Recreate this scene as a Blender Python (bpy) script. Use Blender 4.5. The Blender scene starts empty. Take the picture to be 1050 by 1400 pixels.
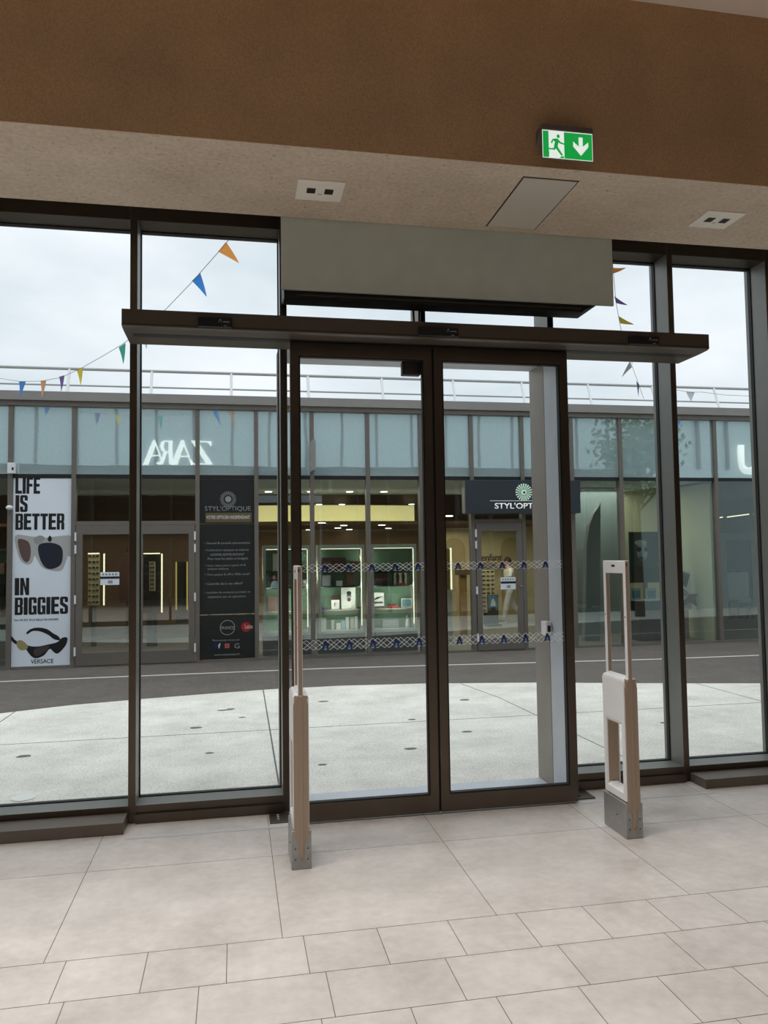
import bpy, bmesh, math, random
from mathutils import Vector, Matrix
random.seed(7)
SC = bpy.context.scene
COL = SC.collection

# ------------------------------------------------------------------ camera
FPX, YAW, PITCH, ROLL, EYE = 1060.54, 0.1900, 0.0549, -0.0139, 1.5254
fwd = Vector((math.sin(YAW)*math.cos(PITCH), math.cos(YAW)*math.cos(PITCH), math.sin(PITCH)))
rgt = Vector((math.cos(YAW), -math.sin(YAW), 0)); upv = rgt.cross(fwd)
r2 = rgt*math.cos(ROLL)+upv*math.sin(ROLL); u2 = -rgt*math.sin(ROLL)+upv*math.cos(ROLL)
cam = bpy.data.cameras.new('camera'); co = bpy.data.objects.new('camera', cam); COL.objects.link(co)
cam.sensor_fit = 'VERTICAL'; cam.sensor_height = 24; cam.lens = FPX*24/1400; cam.clip_end = 300
co.matrix_world = Matrix(((r2.x, u2.x, -fwd.x, 0), (r2.y, u2.y, -fwd.y, 0), (r2.z, u2.z, -fwd.z, EYE), (0, 0, 0, 1)))
SC.camera = co
SC.view_settings.view_transform = 'Standard'; SC.view_settings.look = 'None'
SC.view_settings.exposure = 0.0; SC.view_settings.gamma = 1.0
SC.cycles.max_bounces = 14; SC.cycles.transparent_max_bounces = 24
SC.cycles.sample_clamp_indirect = 6.0
SC.cycles.use_denoising = True

def at(px, py, Y):
    """point of the plane at depth Y that was measured at photo pixel px, py"""
    d = r2*((px-525)/FPX)+u2*(-(py-700)/FPX)+fwd
    return Vector((d.x*Y/d.y, Y, EYE+d.z*Y/d.y))

# ------------------------------------------------------------------ materials
def lin(v):
    v /= 255.0
    return v/12.92 if v <= .04045 else ((v+.055)/1.055)**2.4
def C(r, g, b): return (lin(r), lin(g), lin(b), 1)
MATS = {}
def newmat(name):
    m = bpy.data.materials.new(name); m.use_nodes = True
    m.node_tree.nodes.clear(); MATS[name] = m
    return m, m.node_tree.nodes, m.node_tree.links
def mat(name, col, rough=.5, metal=0.0, emit=0.0, emcol=None, noise=0.0, nscale=20.0, bump=0.0, bscale=60.0, spec=.5, coord='Object', detail=4):
    m, N, L = newmat(name)
    b = N.new('ShaderNodeBsdfPrincipled'); o = N.new('ShaderNodeOutputMaterial'); L.new(b.outputs[0], o.inputs[0])
    b.inputs['Base Color'].default_value = col; b.inputs['Roughness'].default_value = rough; b.inputs['Metallic'].default_value = metal
    b.inputs['Specular IOR Level'].default_value = spec
    if emit: b.inputs['Emission Color'].default_value = emcol or col; b.inputs['Emission Strength'].default_value = emit
    if noise or bump:
        tc = N.new('ShaderNodeTexCoord')
    if noise:
        n = N.new('ShaderNodeTexNoise'); n.inputs['Scale'].default_value = nscale; n.inputs['Detail'].default_value = detail
        L.new(tc.outputs[coord], n.inputs['Vector'])
        r = N.new('ShaderNodeMapRange'); r.inputs[1].default_value = .3; r.inputs[2].default_value = .7
        r.inputs[3].default_value = 1-noise; r.inputs[4].default_value = 1+noise
        L.new(n.outputs['Fac'], r.inputs[0])
        x = N.new('ShaderNodeVectorMath'); x.operation = 'SCALE'; x.inputs[0].default_value = col[:3]
        L.new(r.outputs[0], x.inputs['Scale']); L.new(x.outputs[0], b.inputs['Base Color'])
    if bump:
        n2 = N.new('ShaderNodeTexNoise'); n2.inputs['Scale'].default_value = bscale; n2.inputs['Detail'].default_value = 6
        L.new(tc.outputs[coord], n2.inputs['Vector'])
        bp = N.new('ShaderNodeBump'); bp.inputs['Strength'].default_value = bump; bp.inputs['Distance'].default_value = .01
        L.new(n2.outputs['Fac'], bp.inputs['Height']); L.new(bp.outputs[0], b.inputs['Normal'])
    return m
def glass(name, tint, base, graze=.5):
    m, N, L = newmat(name)
    t = N.new('ShaderNodeBsdfTransparent'); t.inputs[0].default_value = tint
    g = N.new('ShaderNodeBsdfGlossy'); g.inputs['Roughness'].default_value = 0.0; g.inputs[0].default_value = (.95, 1, 1, 1)
    lw = N.new('ShaderNodeLayerWeight'); lw.inputs[0].default_value = .5
    p = N.new('ShaderNodeMath'); p.operation = 'POWER'; p.inputs[1].default_value = 4
    L.new(lw.outputs['Facing'], p.inputs[0])
    mr = N.new('ShaderNodeMapRange'); mr.inputs[3].default_value = base; mr.inputs[4].default_value = graze
    L.new(p.outputs[0], mr.inputs[0])
    mx = N.new('ShaderNodeMixShader'); o = N.new('ShaderNodeOutputMaterial')
    L.new(mr.outputs[0], mx.inputs[0]); L.new(t.outputs[0], mx.inputs[1]); L.new(g.outputs[0], mx.inputs[2]); L.new(mx.outputs[0], o.inputs[0])
    return m
def spandrel(name, col, refl):
    m, N, L = newmat(name)
    tc = N.new('ShaderNodeTexCoord')
    n = N.new('ShaderNodeTexNoise'); n.inputs['Scale'].default_value = 30; n.inputs['Detail'].default_value = 8
    mp = N.new('ShaderNodeMapping'); mp.inputs['Scale'].default_value = (1, 1, 5)
    L.new(tc.outputs['Object'], mp.inputs[0]); L.new(mp.outputs[0], n.inputs['Vector'])
    r = N.new('ShaderNodeMapRange'); r.inputs[1].default_value = .3; r.inputs[2].default_value = .7; r.inputs[3].default_value = .9; r.inputs[4].default_value = 1.1
    L.new(n.outputs['Fac'], r.inputs[0])
    x = N.new('ShaderNodeVectorMath'); x.operation = 'SCALE'; x.inputs[0].default_value = col[:3]; L.new(r.outputs[0], x.inputs['Scale'])
    d = N.new('ShaderNodeBsdfDiffuse'); L.new(x.outputs[0], d.inputs[0])
    g = N.new('ShaderNodeBsdfGlossy'); g.inputs['Roughness'].default_value = 0.0; g.inputs[0].default_value = (.88, 1, 1, 1)
    n2 = N.new('ShaderNodeTexNoise'); n2.inputs['Scale'].default_value = 1.6; n2.inputs['Detail'].default_value = 1
    L.new(tc.outputs['Object'], n2.inputs['Vector'])
    bp = N.new('ShaderNodeBump'); bp.inputs['Strength'].default_value = .06; bp.inputs['Distance'].default_value = .02
    L.new(n2.outputs['Fac'], bp.inputs['Height']); L.new(bp.outputs[0], g.inputs['Normal'])
    mx = N.new('ShaderNodeMixShader'); mx.inputs[0].default_value = refl; o = N.new('ShaderNodeOutputMaterial')
    L.new(d.outputs[0], mx.inputs[1]); L.new(g.outputs[0], mx.inputs[2]); L.new(mx.outputs[0], o.inputs[0])
    return m

M_bronze = mat('bronze_frame', C(100, 90, 80), .38, .9, noise=.05, nscale=8)
M_bronze2 = mat('bronze_operator', C(84, 75, 65), .42, .2, noise=.04, nscale=5)
M_reveal = mat('grey_reveal', C(134, 134, 129), .42, .4, noise=.04, nscale=6)
M_gasket = mat('black_gasket', C(14, 13, 13), .6)
M_alu = mat('silver_aluminium', C(196, 200, 206), .42, .2, noise=.05, nscale=6)
M_alu_brown = mat('warm_grey_aluminium', C(150, 142, 132), .45, .3, noise=.06, nscale=4)
M_steel = mat('brushed_steel', C(158, 157, 155), .36, .55, noise=.08, nscale=40)
M_mirror = mat('polished_rail', C(226, 226, 226), .35, .3)
M_plinth = mat('bronze_plinth', C(100, 90, 79), .42, noise=.06, nscale=12)
M_glass = glass('window_glass', (.992, .988, .988, 1), .012, .4)
M_shopglass = glass('shop_glass', (.80, .87, .86, 1), .13, .5)
M_spandrel = spandrel('spandrel_glass', C(178, 200, 205), .46)
M_facframe = mat('facade_frame', C(116, 109, 102), .45, .15, noise=.05, nscale=6)
M_facrail = mat('facade_rail_black', C(18, 20, 22), .5)
M_parapet = mat('parapet_grey', C(142, 138, 134), .5, noise=.05, nscale=3)
M_white = mat('white_plastic', C(232, 232, 232), .4)
M_pedestal = mat('pedestal_white', C(230, 228, 226), .42, noise=.02, nscale=10)
M_shaded_edge = mat('shaded_tan_edge', C(166, 147, 129), .42, .4)  # antenna edge metal, its tan darkened to carry dim warm light
M_cream = mat('cream_plate', C(248, 242, 232), .5)
M_black = mat('black_plastic', C(16, 16, 17), .45)
M_darkcurtain = mat('black_unit', C(22, 21, 20), .5)
M_curtain = mat('grey_green_sheet_metal', C(198, 206, 197), .5, noise=.04, nscale=7)
M_ceiling = mat('cream_ceiling_paint', C(236, 222, 206), .7)
M_wall = mat('warm_wall_paint', C(128, 104, 82), .8)
M_green = mat('exit_green', C(20, 160, 70), .4, emit=.55, emcol=C(30, 185, 80))
M_exitwhite = mat('exit_white', C(240, 244, 240), .4, emit=.75, emcol=C(236, 246, 240))
M_exitgrey = mat('exit_housing', C(110, 98, 90), .5)
M_txtwhite = mat('print_white', C(225, 228, 226), .6)
M_txtgrey = mat('print_grey', C(150, 152, 150), .6)
M_txtblack = mat('print_black', C(12, 12, 14), .6)
M_signblack = mat('sign_panel_black', C(30, 32, 33), .4)
M_signbox = mat('sign_box_charcoal', C(46, 54, 60), .45)
M_paperwhite = mat('poster_paper', C(230, 237, 246), .5, noise=.04, nscale=1.5)
M_blue = mat('logo_blue', C(22, 42, 100), .5)
M_lightblue = mat('logo_light_blue', C(70, 130, 200), .5)
M_red = mat('print_red', C(170, 30, 36), .5)
M_olive = mat('print_olive', C(98, 86, 58), .5)

# fascia plaster: warm brown, stippled
def fascia_mat():
    m, N, L = newmat('brown_stipple_plaster')
    b = N.new('ShaderNodeBsdfPrincipled'); o = N.new('ShaderNodeOutputMaterial'); L.new(b.outputs[0], o.inputs[0])
    b.inputs['Roughness'].default_value = .62
    tc = N.new('ShaderNodeTexCoord')
    n = N.new('ShaderNodeTexNoise'); n.inputs['Scale'].default_value = 95; n.inputs['Detail'].default_value = 3
    L.new(tc.outputs['Object'], n.inputs['Vector'])
    n3 = N.new('ShaderNodeTexNoise'); n3.inputs['Scale'].default_value = 2.5; n3.inputs['Detail'].default_value = 3
    L.new(tc.outputs['Object'], n3.inputs['Vector'])
    cr = N.new('ShaderNodeValToRGB'); L.new(n.outputs['Fac'], cr.inputs[0])
    cr.color_ramp.elements[0].position = .3; cr.color_ramp.elements[0].color = C(198, 156, 114)
    cr.color_ramp.elements[1].position = .62; cr.color_ramp.elements[1].color = C(216, 174, 130)
    e = cr.color_ramp.elements.new(.74); e.color = C(214, 178, 130)
    mx = N.new('ShaderNodeMix'); mx.data_type = 'RGBA'; mx.blend_type = 'MULTIPLY'; mx.inputs[0].default_value = .35
    L.new(cr.outputs[0], mx.inputs[6]); L.new(n3.outputs['Fac'], mx.inputs[7]); L.new(mx.outputs[2], b.inputs['Base Color'])
    bp = N.new('ShaderNodeBump'); bp.inputs['Strength'].default_value = .5; bp.inputs['Distance'].default_value = .006
    L.new(n.outputs['Fac'], bp.inputs['Height']); L.new(bp.outputs[0], b.inputs['Normal'])
    return m
M_fascia = fascia_mat()
def concrete_mat(name, c0, c1, pits=0.0, bricks=False, rough=.8, s1=3.0, s2=40.0, bump=.25):
    m, N, L = newmat(name)
    b = N.new('ShaderNodeBsdfPrincipled'); o = N.new('ShaderNodeOutputMaterial'); L.new(b.outputs[0], o.inputs[0])
    b.inputs['Roughness'].default_value = rough
    tc = N.new('ShaderNodeTexCoord')
    n = N.new('ShaderNodeTexNoise'); n.inputs['Scale'].default_value = s1; n.inputs['Detail'].default_value = 8; n.inputs['Roughness'].default_value = .7
    n2 = N.new('ShaderNodeTexNoise'); n2.inputs['Scale'].default_value = s2; n2.inputs['Detail'].default_value = 6
    for q in (n, n2): L.new(tc.outputs['Object'], q.inputs['Vector'])
    ad = N.new('ShaderNodeMath'); ad.operation = 'ADD'; L.new(n.outputs['Fac'], ad.inputs[0]); L.new(n2.outputs['Fac'], ad.inputs[1])
    r = N.new('ShaderNodeMapRange'); r.inputs[1].default_value = .7; r.inputs[2].default_value = 1.3; L.new(ad.outputs[0], r.inputs[0])
    cr = N.new('ShaderNodeValToRGB'); L.new(r.outputs[0], cr.inputs[0])
    cr.color_ramp.elements[0].color = c0; cr.color_ramp.elements[1].color = c1
    out = cr.outputs[0]
    if pits:
        v = N.new('ShaderNodeTexNoise'); v.inputs['Scale'].default_value = 55; v.inputs['Detail'].default_value = 1
        L.new(tc.outputs['Object'], v.inputs['Vector'])
        k = N.new('ShaderNodeMapRange'); k.inputs[1].default_value = .69; k.inputs[2].default_value = .76; k.inputs[3].default_value = 0; k.inputs[4].default_value = pits
        L.new(v.outputs['Fac'], k.inputs[0])
        mx = N.new('ShaderNodeMix'); mx.data_type = 'RGBA'; L.new(k.outputs[0], mx.inputs[0]); L.new(out, mx.inputs[6]); mx.inputs[7].default_value = tuple(q*.35 for q in c0[:3])+(1,)
        out = mx.outputs[2]
    if bricks:
        mp = N.new('ShaderNodeMapping'); mp.inputs['Rotation'].default_value = (0, 0, .7854); L.new(tc.outputs['Object'], mp.inputs[0])
        bk = N.new('ShaderNodeTexBrick'); bk.inputs['Scale'].default_value = 4.0; bk.inputs['Mortar Size'].default_value = .012
        bk.inputs['Color1'].default_value = (1, 1, 1, 1); bk.inputs['Color2'].default_value = (.82, .82, .82, 1); bk.inputs['Mortar'].default_value = (.5, .5, .5, 1)
        L.new(mp.outputs[0], bk.inputs['Vector'])
        mb = N.new('ShaderNodeMix'); mb.data_type = 'RGBA'; mb.blend_type = 'MULTIPLY'; mb.inputs[0].default_value = 1
        L.new(out, mb.inputs[6]); L.new(bk.outputs[0], mb.inputs[7]); out = mb.outputs[2]
    L.new(out, b.inputs['Base Color'])
    bp = N.new('ShaderNodeBump'); bp.inputs['Strength'].default_value = bump; bp.inputs['Distance'].default_value = .004
    L.new(n2.outputs['Fac'], bp.inputs['Height']); L.new(bp.outputs[0], b.inputs['Normal'])
    return m
M_soffit = concrete_mat('soffit_concrete', C(192, 175, 155), C(220, 204, 184), pits=.6, bump=.5)
M_plaza = concrete_mat('plaza_concrete', C(184, 178, 167), C(242, 236, 225), pits=.6, s1=1.6, s2=70, bump=.2)
M_dark_paving = concrete_mat('dark_paving', C(84, 76, 71), C(108, 98, 91), s1=2, s2=30, bump=.2, bricks=True)
M_joint = mat('joint_dark', C(96, 96, 93), .9)
M_drain = mat('pale_drain_strip', C(214, 212, 206), .5)

def tile_mat():
    m, N, L = newmat('floor_tile')
    b = N.new('ShaderNodeBsdfPrincipled'); o = N.new('ShaderNodeOutputMaterial'); L.new(b.outputs[0], o.inputs[0])
    tc = N.new('ShaderNodeTexCoord')
    n = N.new('ShaderNodeTexNoise'); n.inputs['Scale'].default_value = 2.6; n.inputs['Detail'].default_value = 9; n.inputs['Roughness'].default_value = .68
    n2 = N.new('ShaderNodeTexNoise'); n2.inputs['Scale'].default_value = 22; n2.inputs['Detail'].default_value = 6
    for q in (n, n2): L.new(tc.outputs['Object'], q.inputs['Vector'])
    a = N.new('ShaderNodeAttribute'); a.attribute_name = 'tile'
    s = N.new('ShaderNodeMath'); s.operation = 'MULTIPLY_ADD'; s.inputs[1].default_value = .35; L.new(n2.outputs['Fac'], s.inputs[0]); L.new(n.outputs['Fac'], s.inputs[2])
    s2 = N.new('ShaderNodeMath'); s2.operation = 'MULTIPLY_ADD'; s2.inputs[1].default_value = .10; L.new(a.outputs['Fac'], s2.inputs[0]); L.new(s.outputs[0], s2.inputs[2])
    r = N.new('ShaderNodeMapRange'); r.inputs[1].default_value = .5; r.inputs[2].default_value = .95; L.new(s2.outputs[0], r.inputs[0])
    cr = N.new('ShaderNodeValToRGB'); L.new(r.outputs[0], cr.inputs[0])
    cr.color_ramp.elements[0].color = C(174, 165, 157); cr.color_ramp.elements[1].color = C(206, 197, 189)
    L.new(cr.outputs[0], b.inputs['Base Color'])
    rr = N.new('ShaderNodeMapRange'); rr.inputs[3].default_value = .34; rr.inputs[4].default_value = .5; L.new(n.outputs['Fac'], rr.inputs[0]); L.new(rr.outputs[0], b.inputs['Roughness'])
    return m
M_tile = tile_mat()
M_grout = mat('tile_grout', C(112, 100, 90), .9)

# ------------------------------------------------------------------ geometry helpers
def BM(): return bmesh.new()
def box(bm, x0, x1, y0, y1, z0, z1):
    v = [bm.verts.new(p) for p in ((x0, y0, z0), (x1, y0, z0), (x1, y1, z0), (x0, y1, z0), (x0, y0, z1), (x1, y0, z1), (x1, y1, z1), (x0, y1, z1))]
    for f in ((3, 2, 1, 0), (4, 5, 6, 7), (0, 1, 5, 4), (1, 2, 6, 5), (2, 3, 7, 6), (3, 0, 4, 7)): bm.faces.new([v[i] for i in f])
    return bm
def prism_x(bm, pts, x0, x1):
    a = [bm.verts.new((x0, p[0], p[1])) for p in pts]; b = [bm.verts.new((x1, p[0], p[1])) for p in pts]
    n = len(pts); bm.faces.new(a); bm.faces.new(b[::-1])
    for i in range(n): bm.faces.new((a[i], b[i], b[(i+1) % n], a[(i+1) % n]))
    return bm
def prism_y(bm, pts, y0, y1):
    a = [bm.verts.new((p[0], y0, p[1])) for p in pts]; b = [bm.verts.new((p[0], y1, p[1])) for p in pts]
    n = len(pts); bm.faces.new(a); bm.faces.new(b[::-1])
    for i in range(n): bm.faces.new((a[i], b[i], b[(i+1) % n], a[(i+1) % n]))
    return bm
def prism_z(bm, pts, z0, z1):
    a = [bm.verts.new((p[0], p[1], z0)) for p in pts]; b = [bm.verts.new((p[0], p[1], z1)) for p in pts]
    n = len(pts); bm.faces.new(a); bm.faces.new(b[::-1])
    for i in range(n): bm.faces.new((a[i], b[i], b[(i+1) % n], a[(i+1) % n]))
    return bm
def ring(bm, outer, inner, d0, d1, axis):
    """rectangular frame: outer / inner = (u0,u1,v0,v1); extruded along axis from d0 to d1 (axis 'y': u=x,v=z; 'x': u=y,v=z; 'z': u=x,v=y)"""
    def P(u, v, d): return {'y': (u, d, v), 'x': (d, u, v), 'z': (u, v, d)}[axis]
    def loop(q, d): return [bm.verts.new(P(u, v, d)) for u, v in ((q[0], q[2]), (q[1], q[2]), (q[1], q[3]), (q[0], q[3]))]
    o0, i0, o1, i1 = loop(outer, d0), loop(inner, d0), loop(outer, d1), loop(inner, d1)
    for i in range(4):
        j = (i+1) % 4
        bm.faces.new((o0[i], o0[j], i0[j], i0[i])); bm.faces.new((o1[j], o1[i], i1[i], i1[j]))
        bm.faces.new((o0[j], o0[i], o1[i], o1[j])); bm.faces.new((i0[i], i0[j], i1[j], i1[i]))
    return bm
def cyl(bm, p, q, r, seg=12, r2=None):
    p, q = Vector(p), Vector(q); d = q-p
    m = Matrix.Translation((p+q)/2) @ d.to_track_quat('Z', 'Y').to_matrix().to_4x4()
    bmesh.ops.create_cone(bm, cap_ends=True, segments=seg, radius1=r, radius2=r if r2 is None else r2, depth=d.length, matrix=m)
    return bm
def ball(bm, c, r, sx=1, sy=1, sz=1, sub=2):
    bmesh.ops.create_icosphere(bm, subdivisions=sub, radius=r, matrix=Matrix.Translation(c) @ Matrix.Diagonal((sx, sy, sz, 1)))
    return bm
def tube(bm, pts, r, seg=6):
    for a, b in zip(pts, pts[1:]): cyl(bm, a, b, r, seg)
    return bm
def disc_y(bm, cx, cz, rx, rz, y0, y1, seg=24):
    return prism_y(bm, [(cx+rx*math.cos(2*math.pi*i/seg), cz+rz*math.sin(2*math.pi*i/seg)) for i in range(seg)], y0, y1)
def finish(name, bm, m, parent=None, bevel=0.0, smooth=False):
    bmesh.ops.recalc_face_normals(bm, faces=bm.faces)
    me = bpy.data.meshes.new(name); bm.to_mesh(me); bm.free()
    for mm in (m if isinstance(m, (list, tuple)) else [m]): me.materials.append(mm)
    o = bpy.data.objects.new(name, me); COL.objects.link(o)
    if parent is not None:
        o.parent = parent; o.matrix_parent_inverse = parent.matrix_basis.inverted()
    if bevel:
        b = o.modifiers.new('bevel', 'BEVEL'); b.width = bevel; b.segments = 3; b.limit_method = 'ANGLE'; b.angle_limit = .6
    if smooth:
        for p in me.polygons: p.use_smooth = True
    return o
def tag(o, label=None, cat=None, group=None, kind=None):
    if label: o['label'] = label
    if cat: o['category'] = cat
    if group: o['group'] = group
    if kind: o['kind'] = kind
    return o
def thing(name, loc, label, cat, group=None, kind=None):
    o = bpy.data.objects.new(name, None); o.empty_display_size = .1; COL.objects.link(o); o.location = loc
    return tag(o, label, cat, group, kind)
def struct(name, bm, m, label, cat='wall', bevel=0.0):
    return tag(finish(name, bm, m, None, bevel), label, cat, None, 'structure')
def text(name, body, x0, x1, z0, z1, y, m, parent, facing=-1, bold=0.0, thick=.002, align_h=True):
    """flat lettering filling the rectangle x0..x1, z0..z1 at depth y, readable from -Y (facing -1) or from +Y (facing 1)"""
    cu = bpy.data.curves.new('t', 'FONT'); cu.body = body; cu.size = 1; cu.offset = bold; cu.resolution_u = 3
    ob = bpy.data.objects.new('t', cu); COL.objects.link(ob)
    bpy.context.view_layer.update()
    me = bpy.data.meshes.new_from_object(ob.evaluated_get(bpy.context.evaluated_depsgraph_get()))
    bpy.data.objects.remove(ob); bpy.data.curves.remove(cu)
    xs = [v.co.x for v in me.vertices]; ys = [v.co.y for v in me.vertices]
    ax, bx, ay, by = min(xs), max(xs), min(ys), max(ys)
    sx = (x1-x0)/(bx-ax); sz = (z1-z0)/(by-ay)
    for v in me.vertices:
        u = (v.co.x-ax)*sx; w = (v.co.y-ay)*sz
        v.co = (x0+u if facing < 0 else x1-u, y, z0+w)
    bm = BM(); bm.from_mesh(me); bpy.data.meshes.remove(me)
    r = bmesh.ops.extrude_face_region(bm, geom=bm.faces[:])
    bmesh.ops.translate(bm, verts=[e for e in r['geom'] if isinstance(e, bmesh.types.BMVert)], vec=(0, thick*facing, 0))
    return finish(name, bm, m, parent)
def copy_tree(o, parent=None):
    c = o.copy(); COL.objects.link(c)
    if parent is not None: c.parent = parent
    for ch in list(o.children): copy_tree(ch, c)
    return c

# ------------------------------------------------------------------ sky and lights
def world():
    w = bpy.data.worlds.new('overcast'); SC.world = w; w.use_nodes = True
    N, L = w.node_tree.nodes, w.node_tree.links; N.clear()
    o = N.new('ShaderNodeOutputWorld'); b = N.new('ShaderNodeBackground'); L.new(b.outputs[0], o.inputs[0])
    tc = N.new('ShaderNodeTexCoord')
    mp = N.new('ShaderNodeMapping'); mp.inputs['Scale'].default_value = (1, 1, 2.2); L.new(tc.outputs['Generated'], mp.inputs[0])
    n = N.new('ShaderNodeTexNoise'); n.inputs['Scale'].default_value = 3.2; n.inputs['Detail'].default_value = 5; n.inputs['Roughness'].default_value = .5
    L.new(mp.outputs[0], n.inputs['Vector'])
    cr = N.new('ShaderNodeValToRGB'); L.new(n.outputs['Fac'], cr.inputs[0])
    cr.color_ramp.elements[0].position = .32; cr.color_ramp.elements[0].color = C(200, 215, 223)
    cr.color_ramp.elements[1].position = .66; cr.color_ramp.elements[1].color = C(238, 246, 251)
    L.new(cr.outputs[0], b.inputs[0])
    s = N.new('ShaderNodeSeparateXYZ'); L.new(tc.outputs['Generated'], s.inputs[0])
    r = N.new('ShaderNodeMapRange'); r.inputs[1].default_value = .55; r.inputs[2].default_value = 1.0; r.inputs[3].default_value = 1.12; r.inputs[4].default_value = 3.2
    L.new(s.outputs['Z'], r.inputs[0]); L.new(r.outputs[0], b.inputs[1])
world()
def area(name, loc, sx, sy, power, col=(1, .95, .9), rot=(0, 0, 0)):
    l = bpy.data.lights.new(name, 'AREA'); l.shape = 'RECTANGLE'; l.size = sx; l.size_y = sy; l.energy = power; l.color = col
    o = bpy.data.objects.new(name, l); o.location = loc; o.rotation_euler = rot; COL.objects.link(o)
    return o
# top light of the hall: area lamp in an added, unseen well
WZ = 7.2
area('added_well_lamp', (-2.0, 2.35, WZ-.1), 8.4, 1.1, 665, (1, .995, .985))

# ------------------------------------------------------------------ hall shell
XL, XR, YB = -8.0, 10.0, -6.5
def build_floor():
    bm = BM(); tl = bm.faces.layers.float.new('tile')
    box(bm, XL, XR, YB, 4.95, -.12, -.0012)
    ng = len(bm.faces)
    g = .0016
    def quad(x0, x1, y0, y1):
        v = [bm.verts.new(p) for p in ((x0+g, y0+g, 0), (x1-g, y0+g, 0), (x1-g, y1-g, 0), (x0+g, y1-g, 0))]
        f = bm.faces.new(v); f.material_index = 1; f[tl] = random.random()
    def row(y0, y1, x0, p):
        k = math.floor((XL-x0)/p); x = x0+k*p
        while x < XR: quad(x, x+p, y0, y1); x += p
    row(4.081, 4.95, -.718, .8985); row(3.215, 4.081, -.718, .8985)
    row(2.927, 3.215, -.635, .2995); row(2.641, 2.927, -.584, .4525); row(2.358, 2.641, -.028, .3017)
    y = 2.358; ps = ((.866, .8985, -.718), (.287, .2995, -.5), (.286, .4525, -.3), (.283, .3017, 0))
    i = 1
    while y > YB:
        d, p, x0 = ps[i % 4]; row(y-d, y, x0, p); y -= d; i += 1
    o = finish('floor', bm, [M_grout, M_tile])
    tag(o, 'pale beige tiled floor of mixed large and small tiles inside the hall', 'floor', None, 'structure')
build_floor()
FY, SZ = 3.65, 3.5            # fascia plane, soffit level
struct('wall_front', box(BM(), XL, XR, FY, FY+.16, SZ, 4.55), M_fascia, 'brown stippled plaster fascia above the glazed entrance')
def soffit():
    bm = BM(); box(bm, XL, XR, FY+.003, 4.445, SZ-.001, SZ+.25)
    return struct('ceiling_soffit', bm, M_soffit, 'raw grey-beige concrete soffit over the entrance doors', 'ceiling')
soffit()
struct('ceiling_recess', box(BM(), XL, XR, 4.447, 4.98, 3.76, 3.84), M_bronze, 'dark recess between soffit and glazing head', 'ceiling')
bm = BM(); ring(bm, (XL, XR, YB, FY), (-6.5, 4.0, .6, 3.1), 4.455, 4.56, 'z')
struct('ceiling', bm, M_ceiling, 'cream painted ceiling edge meeting the brown fascia', 'ceiling')
bm = BM(); ring(bm, (-6.498, 3.998, .602, 3.098), (-6.44, 3.94, .66, 3.085), 4.45, WZ, 'z')  # added liner, kept dark so no bright well mirrors in the glazing
struct('wall_added_well', bm, M_gasket, 'dark sides of the added unseen lamp well above the photographer')
struct('ceiling_added_well', box(BM(), -6.6, 4.1, .5, 3.3, WZ+.002, WZ+.1), M_ceiling, 'top of the added unseen lamp well above the photographer', 'ceiling')
struct('wall_left', box(BM(), XL-.15, XL, YB, 4.95, 0, 4.5), M_wall, 'plain warm wall at the left end of the hall')
struct('wall_right', box(BM(), XR, XR+.15, YB, 4.95, 0, 4.5), M_wall, 'plain warm wall at the right end of the hall')
struct('wall_back', box(BM(), XL, XR, YB-.15, YB, 0, 4.5), M_wall, 'plain warm wall behind the photographer')

# ------------------------------------------------------------------ glazed front
FRY, GY = 4.75, 4.92
HEAD, SILL = 3.553, .10
mull = [-7.5+.864*i for i in range(8)][:8]
mull = [-8.0, -7.45, -6.6, -5.75, -4.9, -4.05, -3.2, -2.35, -1.46, -.59, .297, 2.05, 2.93, 3.688, 4.55, 5.41, 6.27, 7.13, 7.99, 8.85, 9.71]
nwin = 0; ntrim = 0
def trim(bm, m, label, bevel=0.0):
    global ntrim
    ntrim += 1
    return struct('trim_%d' % ntrim, bm, m, label, 'trim', bevel)
MW = .021
for i, x in enumerate(mull):
    bm = BM(); box(bm, x-MW, x+MW, FRY, GY+.06, 0 if x not in (.297, 2.05) else 0, 3.76)
    lab = {-1.46: 'dark bronze mullion just outside the left edge of the photo', -.59: 'dark bronze mullion left of the sliding doors, second bay from the left edge', .297: 'dark bronze jamb post at the left side of the sliding doors', 2.05: 'dark bronze jamb post at the right side of the sliding doors',
           2.93: 'wide-sided bronze mullion right of the security antenna', 3.688: 'bronze mullion cut by the right edge of the photo'}.get(x, 'dark bronze mullion of the glazed front beyond the photo edges')
    o = trim(bm, M_bronze, lab, .002)
    o.data.materials.append(M_reveal)
    for p in o.data.polygons:
        if abs(p.normal.x) > .7: p.material_index = 1
    if 'beyond' in lab: o['group'] = 'bronze mullions beyond the photo edges'
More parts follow.
